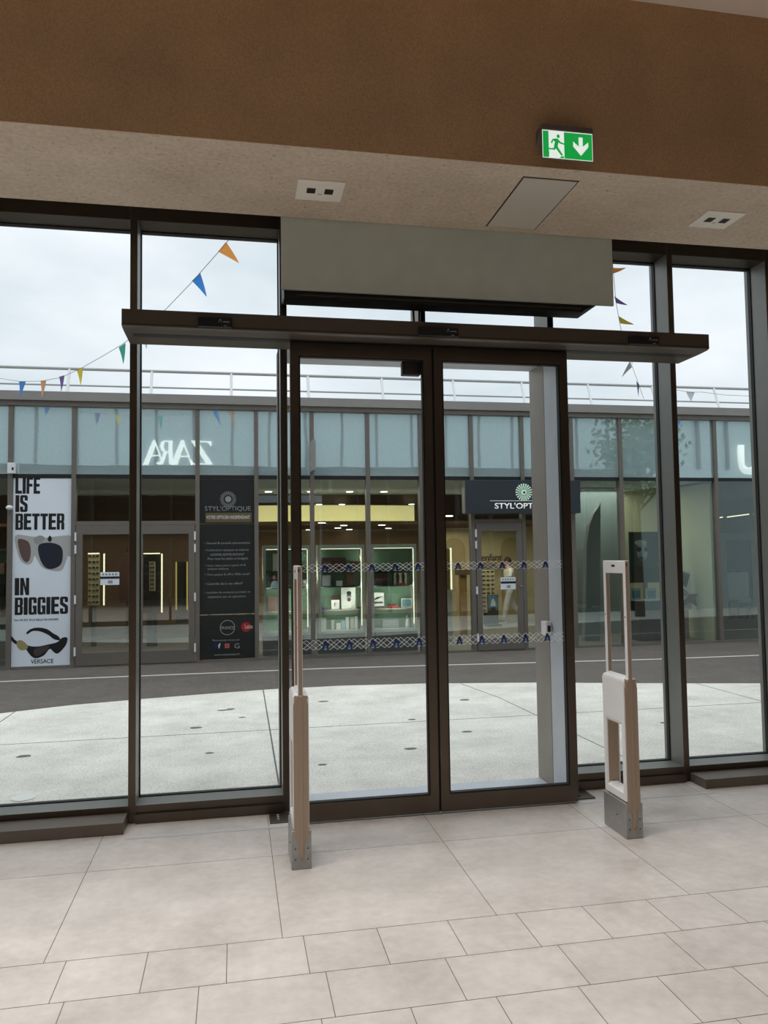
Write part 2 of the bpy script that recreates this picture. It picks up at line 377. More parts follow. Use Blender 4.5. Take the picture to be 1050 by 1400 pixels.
for i, (a, b) in enumerate(zip(mull, mull[1:])):
    if a == .297: continue
    x0, x1 = a+MW, b-MW
    nwin += 1
    lab = {-1.46: 'tall fixed glass panel at the left edge, above the bronze plinth box', -.59: 'tall fixed glass panel left of the sliding doors', 2.05: 'tall fixed glass panel behind the right security antenna', 2.93: 'tall fixed glass panel at the right edge of the photo'}.get(a, 'tall fixed glass panel of the front beyond the photo edges')
    w = thing('window_%d' % nwin, ((x0+x1)/2, GY, 0), lab, 'window', 'glass panels beyond the photo edges' if 'beyond' in lab else None, 'structure')
    bm = BM(); box(bm, x0, x1, FRY+.001, GY+.05, 0, SILL); box(bm, x0, x1, FRY+.001, GY+.05, HEAD, 3.755)
    wf = finish('window_frame', bm, M_bronze, w); wf.data.materials.append(M_reveal)
    for p in wf.data.polygons:
        if p.normal.z > .7: p.material_index = 1
    bm = BM()
    ring(bm, (x0, x1, SILL, HEAD), (x0+.006, x1-.006, SILL+.006, HEAD-.006), GY-.012, GY+.02, 'y'); finish('glazing_gasket', bm, M_gasket, w)
    finish('pane', box(BM(), x0+.006, x1-.006, GY, GY+.008, SILL+.006, HEAD-.006), M_glass, w)
    bm = BM(); box(bm, x0, x1, FRY-.018, FRY+.001, 0, .055); finish('sill_step', bm, M_bronze, w)
# transom light over the doors
nwin += 1
w = thing('window_%d' % nwin, (1.17, GY, 2.78), 'strip of transom glass between door header and air curtain', 'window', None, 'structure')
bm = BM(); box(bm, .319, 2.028, FRY+.001, GY+.05, 2.953, 2.99); box(bm, .319, 2.028, FRY+.001, GY+.05, HEAD, 3.755); finish('window_frame', bm, M_bronze, w)
finish('mullion', box(BM(), 1.155, 1.2, FRY, GY+.05, 2.99, HEAD), M_bronze, w)
for a, b in ((.318, 1.155), (1.2, 2.029)): finish('pane', box(BM(), a, b, GY, GY+.008, 2.99, HEAD), M_glass, w)
# the portal outside the doors
trim(box(BM(), 2.022, 2.028, 4.826, 5.075, 0, 2.788), M_alu_brown, 'warm grey metal return outside the right door leaf')
trim(box(BM(), 2.020, 2.0285, 4.60, 4.815, .0, 2.782), M_alu, 'pale silver reveal strip beside the right door leaf')
trim(box(BM(), 2.0245, 2.0285, 4.816, 4.8255, .007, 2.788), M_gasket, 'thin dark joint between the two metal strips right of the doors')
trim(box(BM(), .27, .32, 4.985, 5.075, 0, 2.84), M_alu_brown, 'warm grey metal return outside the left door leaf')
trim(box(BM(), .319, 2.028, 4.71, 5.075, 2.79, 2.952), M_alu, 'grey metal lintel outside over the sliding doors')
trim(box(BM(), .325, 2.02, 4.56, 5.05, .0005, .006), M_alu, 'pale metal threshold strip under the sliding doors')

# wall-mounted card reader on the reveal
rd = thing('door_switch_box', (2.0, 4.87, 1.03), 'small white switch box on the silver reveal right of the doors', 'switch')
finish('housing', box(BM(), 1.982, 2.020, 4.78, 4.87, .985, 1.075), M_white, rd, .004)
finish('key_slot', box(BM(), 1.99, 2.01, 4.777, 4.781, 1.01, 1.05), M_black, rd)

# plinth boxes
for x0, x1, nm in ((-4.0, -.612, 'left'), (2.95, 7.0, 'right')):
    bm = BM(); box(bm, x0, x1, 4.575, 4.748, 0, .066 if nm == 'left' else .06)
    o = finish('floor_plinth', bm, M_plinth, None, .003)
    tag(o, 'low dark bronze plinth box on the floor at the %s of the entrance' % ('far left' if nm == 'left' else 'far right'), 'plinth')

# floor rails and guide plates
for x0, x1, lab in ((-.596, .30, 'thin polished floor track left of the sliding doors'), (2.05, 2.955, 'thin polished floor track right of the sliding doors')):
    t = thing('floor_track', (x0, 4.497, 0), lab, 'track')
    finish('rail', box(BM(), x0, x1, 4.488, 4.496, 0, .003), M_mirror, t); finish('rail', box(BM(), x0, x1, 4.502, 4.51, 0, .003), M_mirror, t)
    finish('slot', box(BM(), x0, x1, 4.496, 4.502, 0, .001), M_black, t)
for x0, x1, lab in ((.19, .31, 'dark bolted guide plate on the floor left of the doors'), (2.055, 2.185, 'dark bolted guide plate on the floor right of the doors')):
    t = thing('guide_plate', (x0, 4.62, 0), lab, 'bracket')
    finish('plate', box(BM(), x0, x1, 4.56, 4.72, 0, .008), M_bronze, t, .001)
    bx = (x0+.05) if x0 < 1 else x0+.04
    for k in range(3):
        bm = BM(); ball(bm, (bx, 4.60+.035*k, .010), .0085, 1, 1, .8); finish('bolt', bm, M_steel if x0 < 1 else M_black, t, 0, True)

# sliding door leaves
def zigzag(bm, x0, x1, zc, h, period, phase, y, w):
    n = int((x1-x0)/period*2)+3
    k0 = math.floor((x0-phase)/(period/2))
    def zz(x):
        t = ((x-phase)/period) % 1.0
        return zc+h*(abs(t*2-1)*2-1)
    xs = sorted(set([x0, x1]+[phase+(k0+i)*period/2 for i in range(n) if x0 < phase+(k0+i)*period/2 < x1]))
    for a, b in zip(xs, xs[1:]):
        p, q = Vector((a, zz(a))), Vector((b, zz(b))); d = (q-p)
        if d.length < 1e-5: continue
        nn = Vector((-d.y, d.x)).normalized()*w/2
        v = [bm.verts.new((c.x, y, c.y)) for c in (p+nn, q+nn, q-nn, p-nn)]; bm.faces.new(v)
def decal_mat():
    m, N, L = newmat('white_window_film')
    d = N.new('ShaderNodeBsdfDiffuse'); d.inputs[0].default_value = (.85, .86, .86, 1)
    t = N.new('ShaderNodeBsdfTranslucent'); t.inputs[0].default_value = (.85, .86, .86, 1)
    mx = N.new('ShaderNodeMixShader'); mx.inputs[0].default_value = .6; o = N.new('ShaderNodeOutputMaterial')
    L.new(d.outputs[0], mx.inputs[1]); L.new(t.outputs[0], mx.inputs[2]); L.new(mx.outputs[0], o.inputs[0])
    return m
M_film = decal_mat()
def leaf(name, x0, x1, label, x0a):
    st = .052
    d = thing(name, ((x0+x1)/2, 4.52, 0), label, 'door', None, 'structure')
    bm = BM(); ring(bm, (x0, x1, .012, 2.778), (x0+st, x1-st, .112, 2.70), 4.5, 4.545, 'y'); finish('door_frame', bm, M_bronze, d, .002)
    bm = BM(); ring(bm, (x0+st, x1-st, .112, 2.70), (x0+st+.008, x1-st-.008, .120, 2.692), 4.504, 4.54, 'y'); finish('glazing_gasket', bm, M_gasket, d)
    pane = finish('pane', box(BM(), x0+st+.008, x1-st-.008, 4.518, 4.526, .12, 2.692), M_glass, d)
    per = .1395
    for zc, hh in ((1.452, .024), (1.008, .029)):
        bm = BM(); yy = 4.5155
        a, b = x0+st+.012, x1-st-.012
        for k, ph in enumerate((0, .2)):
            zigzag(bm, a, b, zc, hh, per, x0a+ph*per, yy-.0002*k, .0022); zigzag(bm, a, b, zc, hh, per, x0a+per*.5+ph*per, yy-.0002*k, .0022)
        s = finish('safety_decal_band', bm, M_film, pane)
        x = x0a
        while x < b-.02:
            if x > a+.02:
                bm = BM(); y0 = 4.5148
                for sg in (-1, 1):
                    pts = [(x, zc+hh*.75), (x+sg*.006, zc+hh*.75), (x+sg*.021, zc-hh*.8), (x+sg*.010, zc-hh*.8), (x, zc+hh*.1)]
                    bm.faces.new([bm.verts.new((p[0], y0, p[1])) for p in pts])
                bm2 = bm
                finish('blue_chevron', bm2, M_blue, pane)
                bm = BM(); bm.faces.new([bm.verts.new((p[0], y0, p[1])) for p in ((x-.009, zc-hh*.8), (x+.009, zc-hh*.8), (x, zc-hh*.05))]); finish('light_blue_triangle', bm, M_lightblue, pane)
            x += per
    return d
d1 = leaf('door_1', .318, 1.172, 'left sliding glass door leaf with white patterned bands', .512)
d2 = leaf('door_2', 1.184, 2.047, 'right sliding glass door leaf with white patterned bands', 1.318)
finish('lock_box', box(BM(), 1.0, 1.115, 4.546, 4.60, 2.615, 2.70), M_black, d1, .006)
finish('seal', box(BM(), 1.172, 1.184, 4.512, 4.535, .012, 2.778), M_gasket, d1)
finish('floor_guide', box(BM(), 1.168, 1.19, 4.495, 4.505, .001, .012), M_steel, d2)

# door operator header
t = thing('door_operator', (1.17, 4.45, 2.83), 'long dark bronze automatic door header across the entrance', 'door operator')
prof = [(4.35, 2.885), (4.35, 2.792), (4.372, 2.786), (4.46, 2.783), (4.70, 2.783), (4.70, 2.885)]
finish('casing', prism_x(BM(), prof, -.604, 2.94), M_bronze2, t, .003)
finish('cover_groove', box(BM(), -.600, 2.936, 4.3485, 4.352, 2.801, 2.804), M_gasket, t)
finish('track_slot', box(BM(), -.56, 2.90, 4.47, 4.53, 2.7815, 2.7835), M_black, t)
for x0, x1 in ((-.197, -.012), (1.052, 1.295), (2.383, 2.585)):
    s = finish('motion_sensor', box(BM(), x0, x1, 4.325, 4.35, 2.796, 2.85), M_black, t, .006)
    text('sensor_mark', 'Λ', x1-.075, x1-.055, 2.822, 2.842, 4.3245, M_txtgrey, s)
    finish('sensor_mark', box(BM(), x1-.05, x1-.015, 4.3235, 4.3248, 2.824, 2.829), M_txtgrey, s)
    finish('sensor_mark', box(BM(), x1-.045, x1-.03, 4.3235, 4.3248, 2.802, 2.806), M_txtgrey, s)

# air curtain
t = thing('air_curtain', (1.31, 4.58, 3.0), 'grey-green sheet metal air curtain hanging above the doors', 'air curtain')
finish('front_panel', box(BM(), .268, 2.351, 4.45, 4.468, 3.072, 3.755), M_curtain, t, .003)
finish('casing', box(BM(), .285, 2.235, 4.469, 4.73, 3.071, 3.755), M_darkcurtain, t)
finish('outlet_unit', prism_y(BM(), [(.285, 3.07), (.285, 3.03), (2.15, 3.03), (2.17, 3.05), (2.22, 3.07)], 4.475, 4.60), M_darkcurtain, t, .002)
finish('outlet_lip', box(BM(), .37, 2.14, 4.4685, 4.4748, 3.046, 3.053), M_bronze, t)
bm = BM()
tube(bm, [(1.10, 4.66, 3.07), (1.105, 4.66, 2.97), (1.09, 4.66, 2.894)], .007); tube(bm, [(1.14, 4.66, 3.07), (1.138, 4.66, 2.97), (1.11, 4.66, 2.894)], .007)
finish('cable', bm, M_black, t)

# soffit fittings
def plate(x0, x1, y0, y1, label):
    t = thing('soffit_plate', ((x0+x1)/2, (y0+y1)/2, SZ), label, 'ceiling plate', 'square plates set in the soffit')
    finish('cover', box(BM(), x0, x1, y0, y1, SZ-.008, SZ-.001), M_cream, t, .002)
    cx, cy = (x0+x1)/2, (y0+y1)/2
    for s in (-1, 1):
        finish('opening', box(BM(), cx+s*.048-.023, cx+s*.048+.023, cy-.03, cy+.025, SZ-.0105, SZ-.0075), M_black, t)
    finish('maker_mark', box(BM(), cx-.008, cx+.012, cy+.03, cy+.036, SZ-.0095, SZ-.0078), M_txtgrey, t)
plate(.331, .582, 3.968, 4.195, 'square cream soffit plate with two dark openings, above the left door leaf')
plate(2.71, 2.955, 3.965, 4.182, 'square cream soffit plate with two dark openings, at the far right')
t = thing('access_panel', (1.65, 4.07, SZ), 'plain flush grey access panel in the soffit under the exit sign', 'access panel')
finish('cover', box(BM(), 1.50, 1.80, 3.765, 4.375, SZ-.006, SZ-.001), mat('access_panel_paint', C(204, 196, 184), .6), t, .001)
bm = BM(); ring(bm, (1.492, 1.808, 3.757, 4.383), (1.50, 1.80, 3.765, 4.375), SZ-.003, SZ-.001, 'z'); finish('cut_edge', bm, mat('cut_edge', C(70, 56, 44), .9), t)
bm = BM(); tube(bm, [(2.88, 4.45, 3.51), (2.86, 4.52, 3.58), (2.84, 4.60, 3.60), (2.85, 4.68, 3.64), (2.87, 4.74, 3.66)], .006)
tag(finish('loose_cable', bm, mat('brown_cable', C(92, 62, 40), .6)), 'short brown cable end above the right mullion', 'cable')

# exit sign
ES = 3.575
def exit_sign():
    k = ES/3.0
    x0, x1 = 1.278*k, 1.506*k; z1 = 1.525+(3.309-1.525)*k; z0 = 1.525+(3.188-1.525)*k
    t = thing('exit_sign', ((x0+x1)/2, ES, z1), 'green lit emergency exit sign with running figure and down arrow', 'exit sign')
    finish('bracket', prism_x(BM(), [(ES-.012, z1+.028), (ES-.012, z1), (ES+.012, z1), (FY, z1-.05), (FY, z1+.028)], x0-.002, x1+.002), M_exitgrey, t, .003)
    pl = finish('light_panel', box(BM(), x0, x1, ES-.0055, ES+.008, z0, z1), M_exitgrey, t, .001)
    finish('white_field', box(BM(), x0+.0005, x1-.0005, ES-.0062, ES-.0057, z0+.0005, z1-.0005), M_exitwhite, pl)
    W, H = x1-x0, z1-z0
    y = ES-.0065
    def U(u, v): return (x0+u*W, z0+v*H)
    def quad(u0, u1, v0, v1, nm, m, yy): 
        a, b = U(u0, v0), U(u1, v1); return finish(nm, box(BM(), a[0], b[0], yy-.0004, yy, a[1], b[1]), m, pl)
    quad(.012, .125, .02, .965, 'green_field', M_green, y); quad(.43, .988, .02, .965, 'green_field', M_green, y)
    def sh(pts, m, yy=y-.0006, nm='running_figure'):
        finish(nm, prism_y(BM(), [U(*p) for p in pts], yy-.0004, yy), m, pl)
    # white arrow
    sh([(.72, .83), (.80, .83), (.80, .50), (.91, .67), (.91, .50), (.76, .17), (.61, .48), (.61, .66), (.72, .49)], M_exitwhite, nm='down_arrow')
    bm = BM(); c = U(.315, .80); disc_y(bm, c[0], c[1], .0085, .0095, y-.001, y-.0006); finish('running_figure', bm, M_green, pl)
    sh([(.22, .70), (.30, .72), (.36, .60), (.43, .56), (.43, .51), (.345, .54), (.315, .58), (.30, .42), (.40, .14), (.37, .10), (.26, .36), (.25, .30), (.12, .30), (.12, .35), (.22, .36), (.245, .60), (.215, .63), (.19, .52), (.165, .54), (.19, .66)], M_green)
    sh([(.015, .03), (.125, .03), (.13, .20), (.10, .26), (.015, .26)], M_green)
    sh([(.33, .02), (.42, .02), (.42, .10), (.36, .08)], M_green)
exit_sign()

# security antennas
def edges(o):  # faces along Y get the darker tan that imitates their dim lighting
    o.data.materials.append(M_shaded_edge)
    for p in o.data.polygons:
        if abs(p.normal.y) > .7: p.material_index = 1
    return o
def antenna(cx, y0, label):
    y1 = y0+.255
    t = thing('security_antenna', (cx, (y0+y1)/2, 0), label, 'security gate', 'anti-theft antennas beside the doors')
    def X(bm, a, b, c, d, e, f): return box(bm, cx+a, cx+b, c, d, e, f)
    finish('base_cover', X(BM(), -.0485, .0485, y0, y1, 0, .185), M_steel, t, .004)
    for sx in (-.03, .03):
        for z in (.05, .1): finish('screw', cyl(BM(), (cx+sx, y0-.002, z), (cx+sx, y0+.003, z), .0035, 8), M_black, t)
    finish('screw', cyl(BM(), (cx-.0505, y0+.1, .10), (cx-.048, y0+.1, .10), .004, 8), M_black, t)
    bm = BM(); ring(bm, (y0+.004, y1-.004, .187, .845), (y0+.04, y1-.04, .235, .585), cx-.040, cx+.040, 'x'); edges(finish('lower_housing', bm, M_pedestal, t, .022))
    pf = [(-.036, .79), (-.026, .825), (-.0125, .838), (.0125, .838), (.026, .825), (.036, .79), (.036, .165), (.013, .13), (.013, .055), (.008, .045), (-.008, .045), (-.013, .055), (-.013, .13), (-.036, .165)]
    finish('edge_profile', prism_y(BM(), [(cx+u, v) for u, v in pf], y0-.004, y0+.0035), M_shaded_edge, t, .0015)
    finish('edge_strip', box(BM(), cx-.009, cx+.009, y0-.0065, y0-.0042, .06, .835), M_shaded_edge, t, .001)
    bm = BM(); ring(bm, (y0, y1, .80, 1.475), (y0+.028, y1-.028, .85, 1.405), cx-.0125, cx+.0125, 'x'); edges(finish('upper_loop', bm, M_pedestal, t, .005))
    finish('indicator', box(BM(), cx-.0145, cx-.012, y0+.115, y0+.15, 1.44, 1.452), M_black, t, .001)
    finish('indicator', box(BM(), cx-.006, cx+.000, y0-.0015, y0+.001, 1.445, 1.46), M_black, t, .0005)
    for yy in (y0+.012, y1-.014): finish('rivet', cyl(BM(), (cx-.0145, yy, 1.17), (cx-.012, yy, 1.17), .004, 8), M_black, t)
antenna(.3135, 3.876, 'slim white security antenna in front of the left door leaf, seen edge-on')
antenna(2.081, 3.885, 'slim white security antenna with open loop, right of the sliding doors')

# ------------------------------------------------------------------ plaza
def plaza():
    bm = BM(); box(bm, -26, 34, 4.952, 11.62, -.2, -.002)
    return struct('ground_plaza', bm, M_plaza, 'pale concrete plaza between the hall and the shops', 'ground')
plaza()
bm = BM()
curve = [(-12, 6.3), (-6.5, 6.9), (-4.2, 7.6), (-2.31, 8.42), (-1.68, 8.70), (-.95, 8.87), (-.18, 9.02), (.49, 9.12), (1.2, 9.13), (2.2, 9.02), (3.45, 8.73), (5.05, 8.23), (5.97, 7.97), (8.5, 7.45), (14, 6.9), (14, 11.62), (-12, 11.62)]
prism_z(bm, curve, -.01, .0005)
struct('ground_dark_paving', bm, M_dark_paving, 'dark brown paving with a curved edge along the shops', 'ground')
bm = BM()
ps = [(-12, 10.75), (-2.9, 10.58), (1.26, 10.55), (5.8, 10.12), (14, 9.9)]
for (a, b), (c, d) in zip(ps, ps[1:]):
    prism_z(bm, [(a, b-.03), (c, d-.03), (c, d+.03), (a, b+.03)], 0, .0015)
struct('ground_drain_strip', bm, M_drain, 'thin pale drain line in the dark paving', 'drain')
bm = BM()
def jl(p, q, w=.012):
    p, q = Vector(p), Vector(q); n = Vector((-(q-p).y, (q-p).x)).normalized()*w/2
    prism_z(bm, [tuple(p+n), tuple(p-n), tuple(q-n), tuple(q+n)], -.004, -.0012)
jl((-9, 7.0), (13, 7.0)); jl((.28, 4.95), (.31, 9.1)); jl((-2.2, 4.95), (-2.183, 8.5)); jl((2.85, 4.95), (2.74, 7.9), .01); jl((2.74, 7.9), (2.6, 8.9)); jl((5.2, 4.95), (5.2, 8.2))
struct('ground_joints', bm, M_joint, 'thin sawn joints across the pale concrete plaza', 'joint')
# drain cover, litter
t = finish('drain_cover', prism_z(BM(), [(-1.34+.075*math.cos(a*.35), 5.42+.075*math.sin(a*.35)) for a in range(18)], -.002, .003), mat('cover_metal', C(228, 228, 222), .5)); tag(t, 'small round pale metal cover in the plaza at far left', 'cover')
for (x, y, r, w_) in ((-1.62, 6.55, .05, 'behind the left edge pane'), (-.35, 7.25, .05, 'seen through the pane left of the doors'), (3.0, 6.9, .05, 'behind the right antenna'), (1.35, 6.05, .045, 'behind the middle of the left door leaf'),
                      (.9, 8.2, .05, 'by the curved edge, behind the left door leaf'), (2.35, 7.9, .05, 'by the curved edge, behind the right door leaf'), (.06, 7.6, .03, 'beside the sawn joint left of the doors'),
                      (.62, 5.75, .03, 'close to the left door leaf'), (1.6, 7.1, .035, 'behind the right stile of the left door leaf'), (1.95, 6.5, .04, 'behind the middle of the right door leaf'), (-.2, 6.3, .03, 'low in the pane left of the doors'), (3.75, 6.4, .04, 'behind the pane at the right edge')):
    bm = BM(); prism_z(bm, [(x+r*(1+.3*random.random())*math.cos(a*.52), y+r*(.6+.3*random.random())*math.sin(a*.52)) for a in range(12)], -.002, -.0008)
    tag(finish('stain_patch', bm, M_joint), 'small dark worn patch in the plaza, '+w_, 'patch', 'worn patches on the plaza')
bm = BM(); ball(bm, (-.05, 8.02, .015), .03, 1.6, 1, .5); ball(bm, (-.13, 8.0, .01), .03, 1.8, 1, .3)
tag(finish('crumpled_paper', bm, M_white), 'crumpled white paper lying on the plaza left of the doors', 'litter')

# own building seen in the reflection
def own_front():
    bm = BM()
    box(bm, -26, -8.0, 4.75, 4.95, 0, 5.6); box(bm, 10.0, 34, 4.75, 4.95, 0, 5.6)
    box(bm, -8.0, 10.0, 4.985, 5.035, 3.64, 5.6)
    struct('wall_exterior', bm, mat('exterior_cladding', C(186, 196, 197), .5), 'pale cladding on the outer side of the hall, seen only as reflection')
    bm = BM()
    x = -25.0
    while x < 33:
        box(bm, x-.03, x+.03, 5.036 if -8 < x < 10 else 4.951, 5.05, 3.66, 5.6); x += .86
    box(bm, -26, 34, 4.96, 5.1, 5.6, 5.72)
    struct('trim_exterior', bm, M_facframe, 'grey joint strips on the outer cladding of the hall', 'trim')
own_front()
M_letter = mat('lit_white_letters', C(242, 242, 236), .5, emit=1.1)
GLYPH = {
 'Z': [[(.05, 1), (.98, 1), (.98, .96), (.32, .045), (.85, .045), (.95, .2), (.99, .2), (.96, 0), (0, 0), (0, .03), (.66, .955), (.2, .955), (.09, .8), (.05, .8)]],
 'A': [[(.04, 0), (.10, 0), (.50, .90), (.52, 1), (.46, 1)], [(.46, 1), (.56, 1), (1.0, 0), (.74, 0), (.42, .86)], [(.20, .33), (.72, .33), (.70, .37), (.22, .37)]],
 'R': [[(.08, 0), (.32, 0), (.32, 1), (.08, 1)], [(.3, 1), (.6, 1), (.8, .93), (.88, .76), (.8, .58), (.62, .5), (.3, .5), (.3, .54), (.52, .54), (.60, .62), (.63, .76), (.60, .9), (.52, .96), (.3, .96)], [(.40, .53), (.62, .53), (.82, .15), (.95, .05), (1.05, .09), (1.05, .04), (.88, -.02), (.66, .04)]]}
def glyph(ch, x0, x1, z0, z1, par):
    bm = BM()
    for i, p in enumerate(GLYPH[ch]): prism_y(bm, [(x1-u*(x1-x0), z0+v*(z1-z0)) for u, v in p], 5.051, 5.095+.0005*i)
    return finish('letter', bm, M_letter, par)
t = thing('shop_name_sign', (-1.26, 5.1, 3.5), 'white shop name letters mirrored in the upper glass at left', 'sign')
for ch, x0, x1 in (('A', -2.06, -1.60), ('R', -1.74, -1.36), ('A', -1.42, -.94), ('Z', -1.0, -.50)):
    glyph(ch, x0, x1, 3.655, 4.22, t)
t = thing('shop_name_sign', (13.6, 5.1, 3.5), 'large white letters mirrored in the upper glass at right edge', 'sign')
for ch, x0, x1 in (('U', 13.1, 13.72), ('O', 13.78, 14.7)):
    text('letter', ch, x0, x1, 3.50, 4.30, 5.052, M_letter, t, 1, .05, .05)

# ------------------------------------------------------------------ shopfront across the plaza
SY = 11.70
fm = [-9.9, -9.05, -8.2, -7.35, -6.5, -5.65, -4.8, -3.955, -3.105, -2.259, -1.40, -.541, .312, 1.145, 2.0, 2.836, 3.656, 4.497, 5.34, 6.194, 7.05, 7.914, 8.758, 9.6, 10.45, 11.3, 12.15, 13.0]
Z0, ZM0, ZM1, ZT = .03, 2.68, 2.755, 3.71
for x in fm:
    bm = BM(); box(bm, x-.03, x+.03, SY-.05, SY+.08, 0, ZT)
    vis = {-3.105: 'left of the sunglasses poster', -2.259: 'between sunglasses poster and double door', -1.40: 'behind the meeting of the double door leaves', -.541: 'between double door and black boards', .312: 'right of the black boards', 1.145: 'left of the middle display cabinet',
           2.0: 'between the middle and right display cabinets', 2.836: 'right of the right display cabinet', 3.656: 'left of the right shop door', 4.497: 'right of the right shop door', 5.34: 'behind the sliding door jamb', 6.194: 'between curved partition and portrait poster', 7.05: 'behind the wide bronze mullion', 7.914: 'at the dividing wall of the two shops', 8.758: 'at the right edge of the photo'}
    o = trim(bm, M_facframe, 'grey shopfront mullion '+vis.get(x, 'beyond the photo edges'))
    if x not in vis: o['group'] = 'shopfront mullions beyond the photo edges'
trim(box(BM(), fm[0], fm[-1], SY-.02, SY+.06, ZM0, ZM1-.02), M_facrail, 'black horizontal rail between lower and upper shopfront glass')
trim(box(BM(), fm[0], fm[-1], SY-.08, SY+.3, ZT-.003, 3.775), M_facframe, 'thin grey trim under the roof edge of the shops')
trim(box(BM(), -26, 34, SY-.12, SY+.35, 3.777, 3.905), M_parapet, 'grey metal roof edge band of the shops')
trim(box(BM(), fm[0], fm[-1], SY-.03, SY+.05, 0, Z0), M_facframe, 'grey base rail of the opposite shopfront')
struct('roof_shops', box(BM(), -26, 34, SY+.36, 19, 3.6, 3.8), M_parapet, 'flat roof of the shops behind the railing', 'roof')
def pane_box(x0, x1, z0, z1): return box(BM(), x0, x1, SY, SY+.008, z0, z1)
BAY = {-3.955: 'with dim goods shelf at the left edge', -3.105: 'holding the sunglasses poster', -2.259: 'above the left leaf of the double door', -1.40: 'above the right leaf of the double door', -.541: 'holding the black boards', .312: 'in front of the leftmost lit cabinet', 1.145: 'in front of the middle lit cabinet', 2.0: 'in front of the right lit cabinet',
       2.836: 'with wooden post and light strip, left of the right shop door', 3.656: 'above the right shop door', 4.497: 'under the right half of the box sign', 5.34: 'with the curved grey partition', 6.194: 'with the portrait poster', 7.05: 'with the ribbed plinth', 7.914: 'with thin light bars in the dark shop', 8.758: 'cut by the right edge of the photo'}
doors_at = {-2.259, -1.40, 3.656}
for a, b in zip(fm, fm[1:]):
    nwin += 1
    w = thing('window_%d' % nwin, ((a+b)/2, SY, 0), 'shopfront bay '+BAY.get(a, 'beyond the photo edges'), 'window', None if a in BAY else 'shopfront bays beyond the photo edges', 'structure')
    finish('upper_panel', box(BM(), a+.03, b-.03, SY-.004, SY+.02, ZM1-.02, ZT-.003), M_spandrel, w)
    if a in doors_at:
        finish('pane', pane_box(a+.03, b-.03, 2.06, ZM0), M_shopglass, w)
        finish('rail', box(BM(), a+.03, b-.03, SY-.04, SY+.06, 2.0, 2.06), M_facframe, w)
    else:
        finish('pane', pane_box(a+.03, b-.03, Z0, ZM0), M_shopglass, w)
def shop_door(name, x0, x1, label, hinge_left):
    d = thing(name, ((x0+x1)/2, SY-.03, 0), label, 'door', None, 'structure')
    bm = BM(); ring(bm, (x0, x1, .02, 1.995), (x0+.085, x1-.085, .20, 1.87), SY-.055, SY-.005, 'y'); finish('door_frame', bm, M_facframe, d, .002)
    finish('pane', box(BM(), x0+.085, x1-.085, SY-.03, SY-.024, .20, 1.87), M_shopglass, d)
    hx = x0-.004 if hinge_left else x1+.004
    for z in (1.84, 1.66, .95, .22):
        finish('hinge', box(BM(), hx-.012, hx+.012, SY-.075, SY-.05, z-.06, z+.06), M_white, d)
    finish('door_handle', cyl(BM(), ((x1-.04 if hinge_left else x0+.04), SY-.09, 1.0), ((x1-.04 if hinge_left else x0+.04), SY-.05, 1.0), .016), M_steel, d)
    return d
d3 = shop_door('door_3', -2.22, -1.405, 'left leaf of the grey double shop door right of the sunglasses poster', True)
d4 = shop_door('door_4', -1.395, -.58, 'right leaf of the grey double shop door beside the black panel', False)
d5 = shop_door('door_5', 3.70, 4.46, 'grey glazed shop door under the charcoal sign box', True)
def notice(px0, px1, py0, py1, label):
    a, b = at(px0, py1, SY-.04), at(px1, py0, SY-.04)
    t = thing('door_notice', ((a.x+b.x)/2, SY-.034, a.z), label, 'notice')
    x0, x1, z0, z1 = a.x, b.x, a.z, b.z; h = z1-z0
    finish('card', box(BM(), x0, x1, SY-.034, SY-.0305, z0, z1), M_paperwhite, t)
    finish('dark_stripe', box(BM(), x0, x1, SY-.0355, SY-.0335, z0+.48*h, z0+.66*h), M_signblack, t)
    finish('print', box(BM(), x0+.4*(x1-x0), x0+.65*(x1-x0), SY-.0355, SY-.0335, z0+.12*h, z0+.35*h), M_txtgrey, t)
    for q in range(5):
        finish('print', box(BM(), x0+(.1+.17*q)*(x1-x0), x0+(.2+.17*q)*(x1-x0), SY-.0355, SY-.0335, z0+.75*h, z0+.9*h), M_txtgrey, t)
notice(137, 163, 782, 800, 'small white and dark notice on the left shop door')
notice(685, 705, 789, 806, 'small white and dark notice on the right shop door')

# railing on the roof
t = thing('roof_railing', (0, 12.1, 3.8), 'pale two-rail safety railing along the shop roof', 'railing')
M_rail = mat('galvanised_rail', C(178, 178, 176), .45, .2)
M_post = mat('pale_post', C(236, 236, 234), .5)
finish('top_rail', cyl(BM(), (-14, 12.2, 4.385), (20, 12.2, 4.375), .024, 10), M_rail, t)
finish('mid_rail', cyl(BM(), (-14, 12.11, 4.115), (20, 12.11, 4.105), .014, 8), M_rail, t)
for i in range(-9, 16):
    x = -.05+1.192*i
    finish('post', tube(BM(), [(x, 11.98, 3.8), (x, 12.2, 4.385)], .021, 8), M_post, t)
    p = None

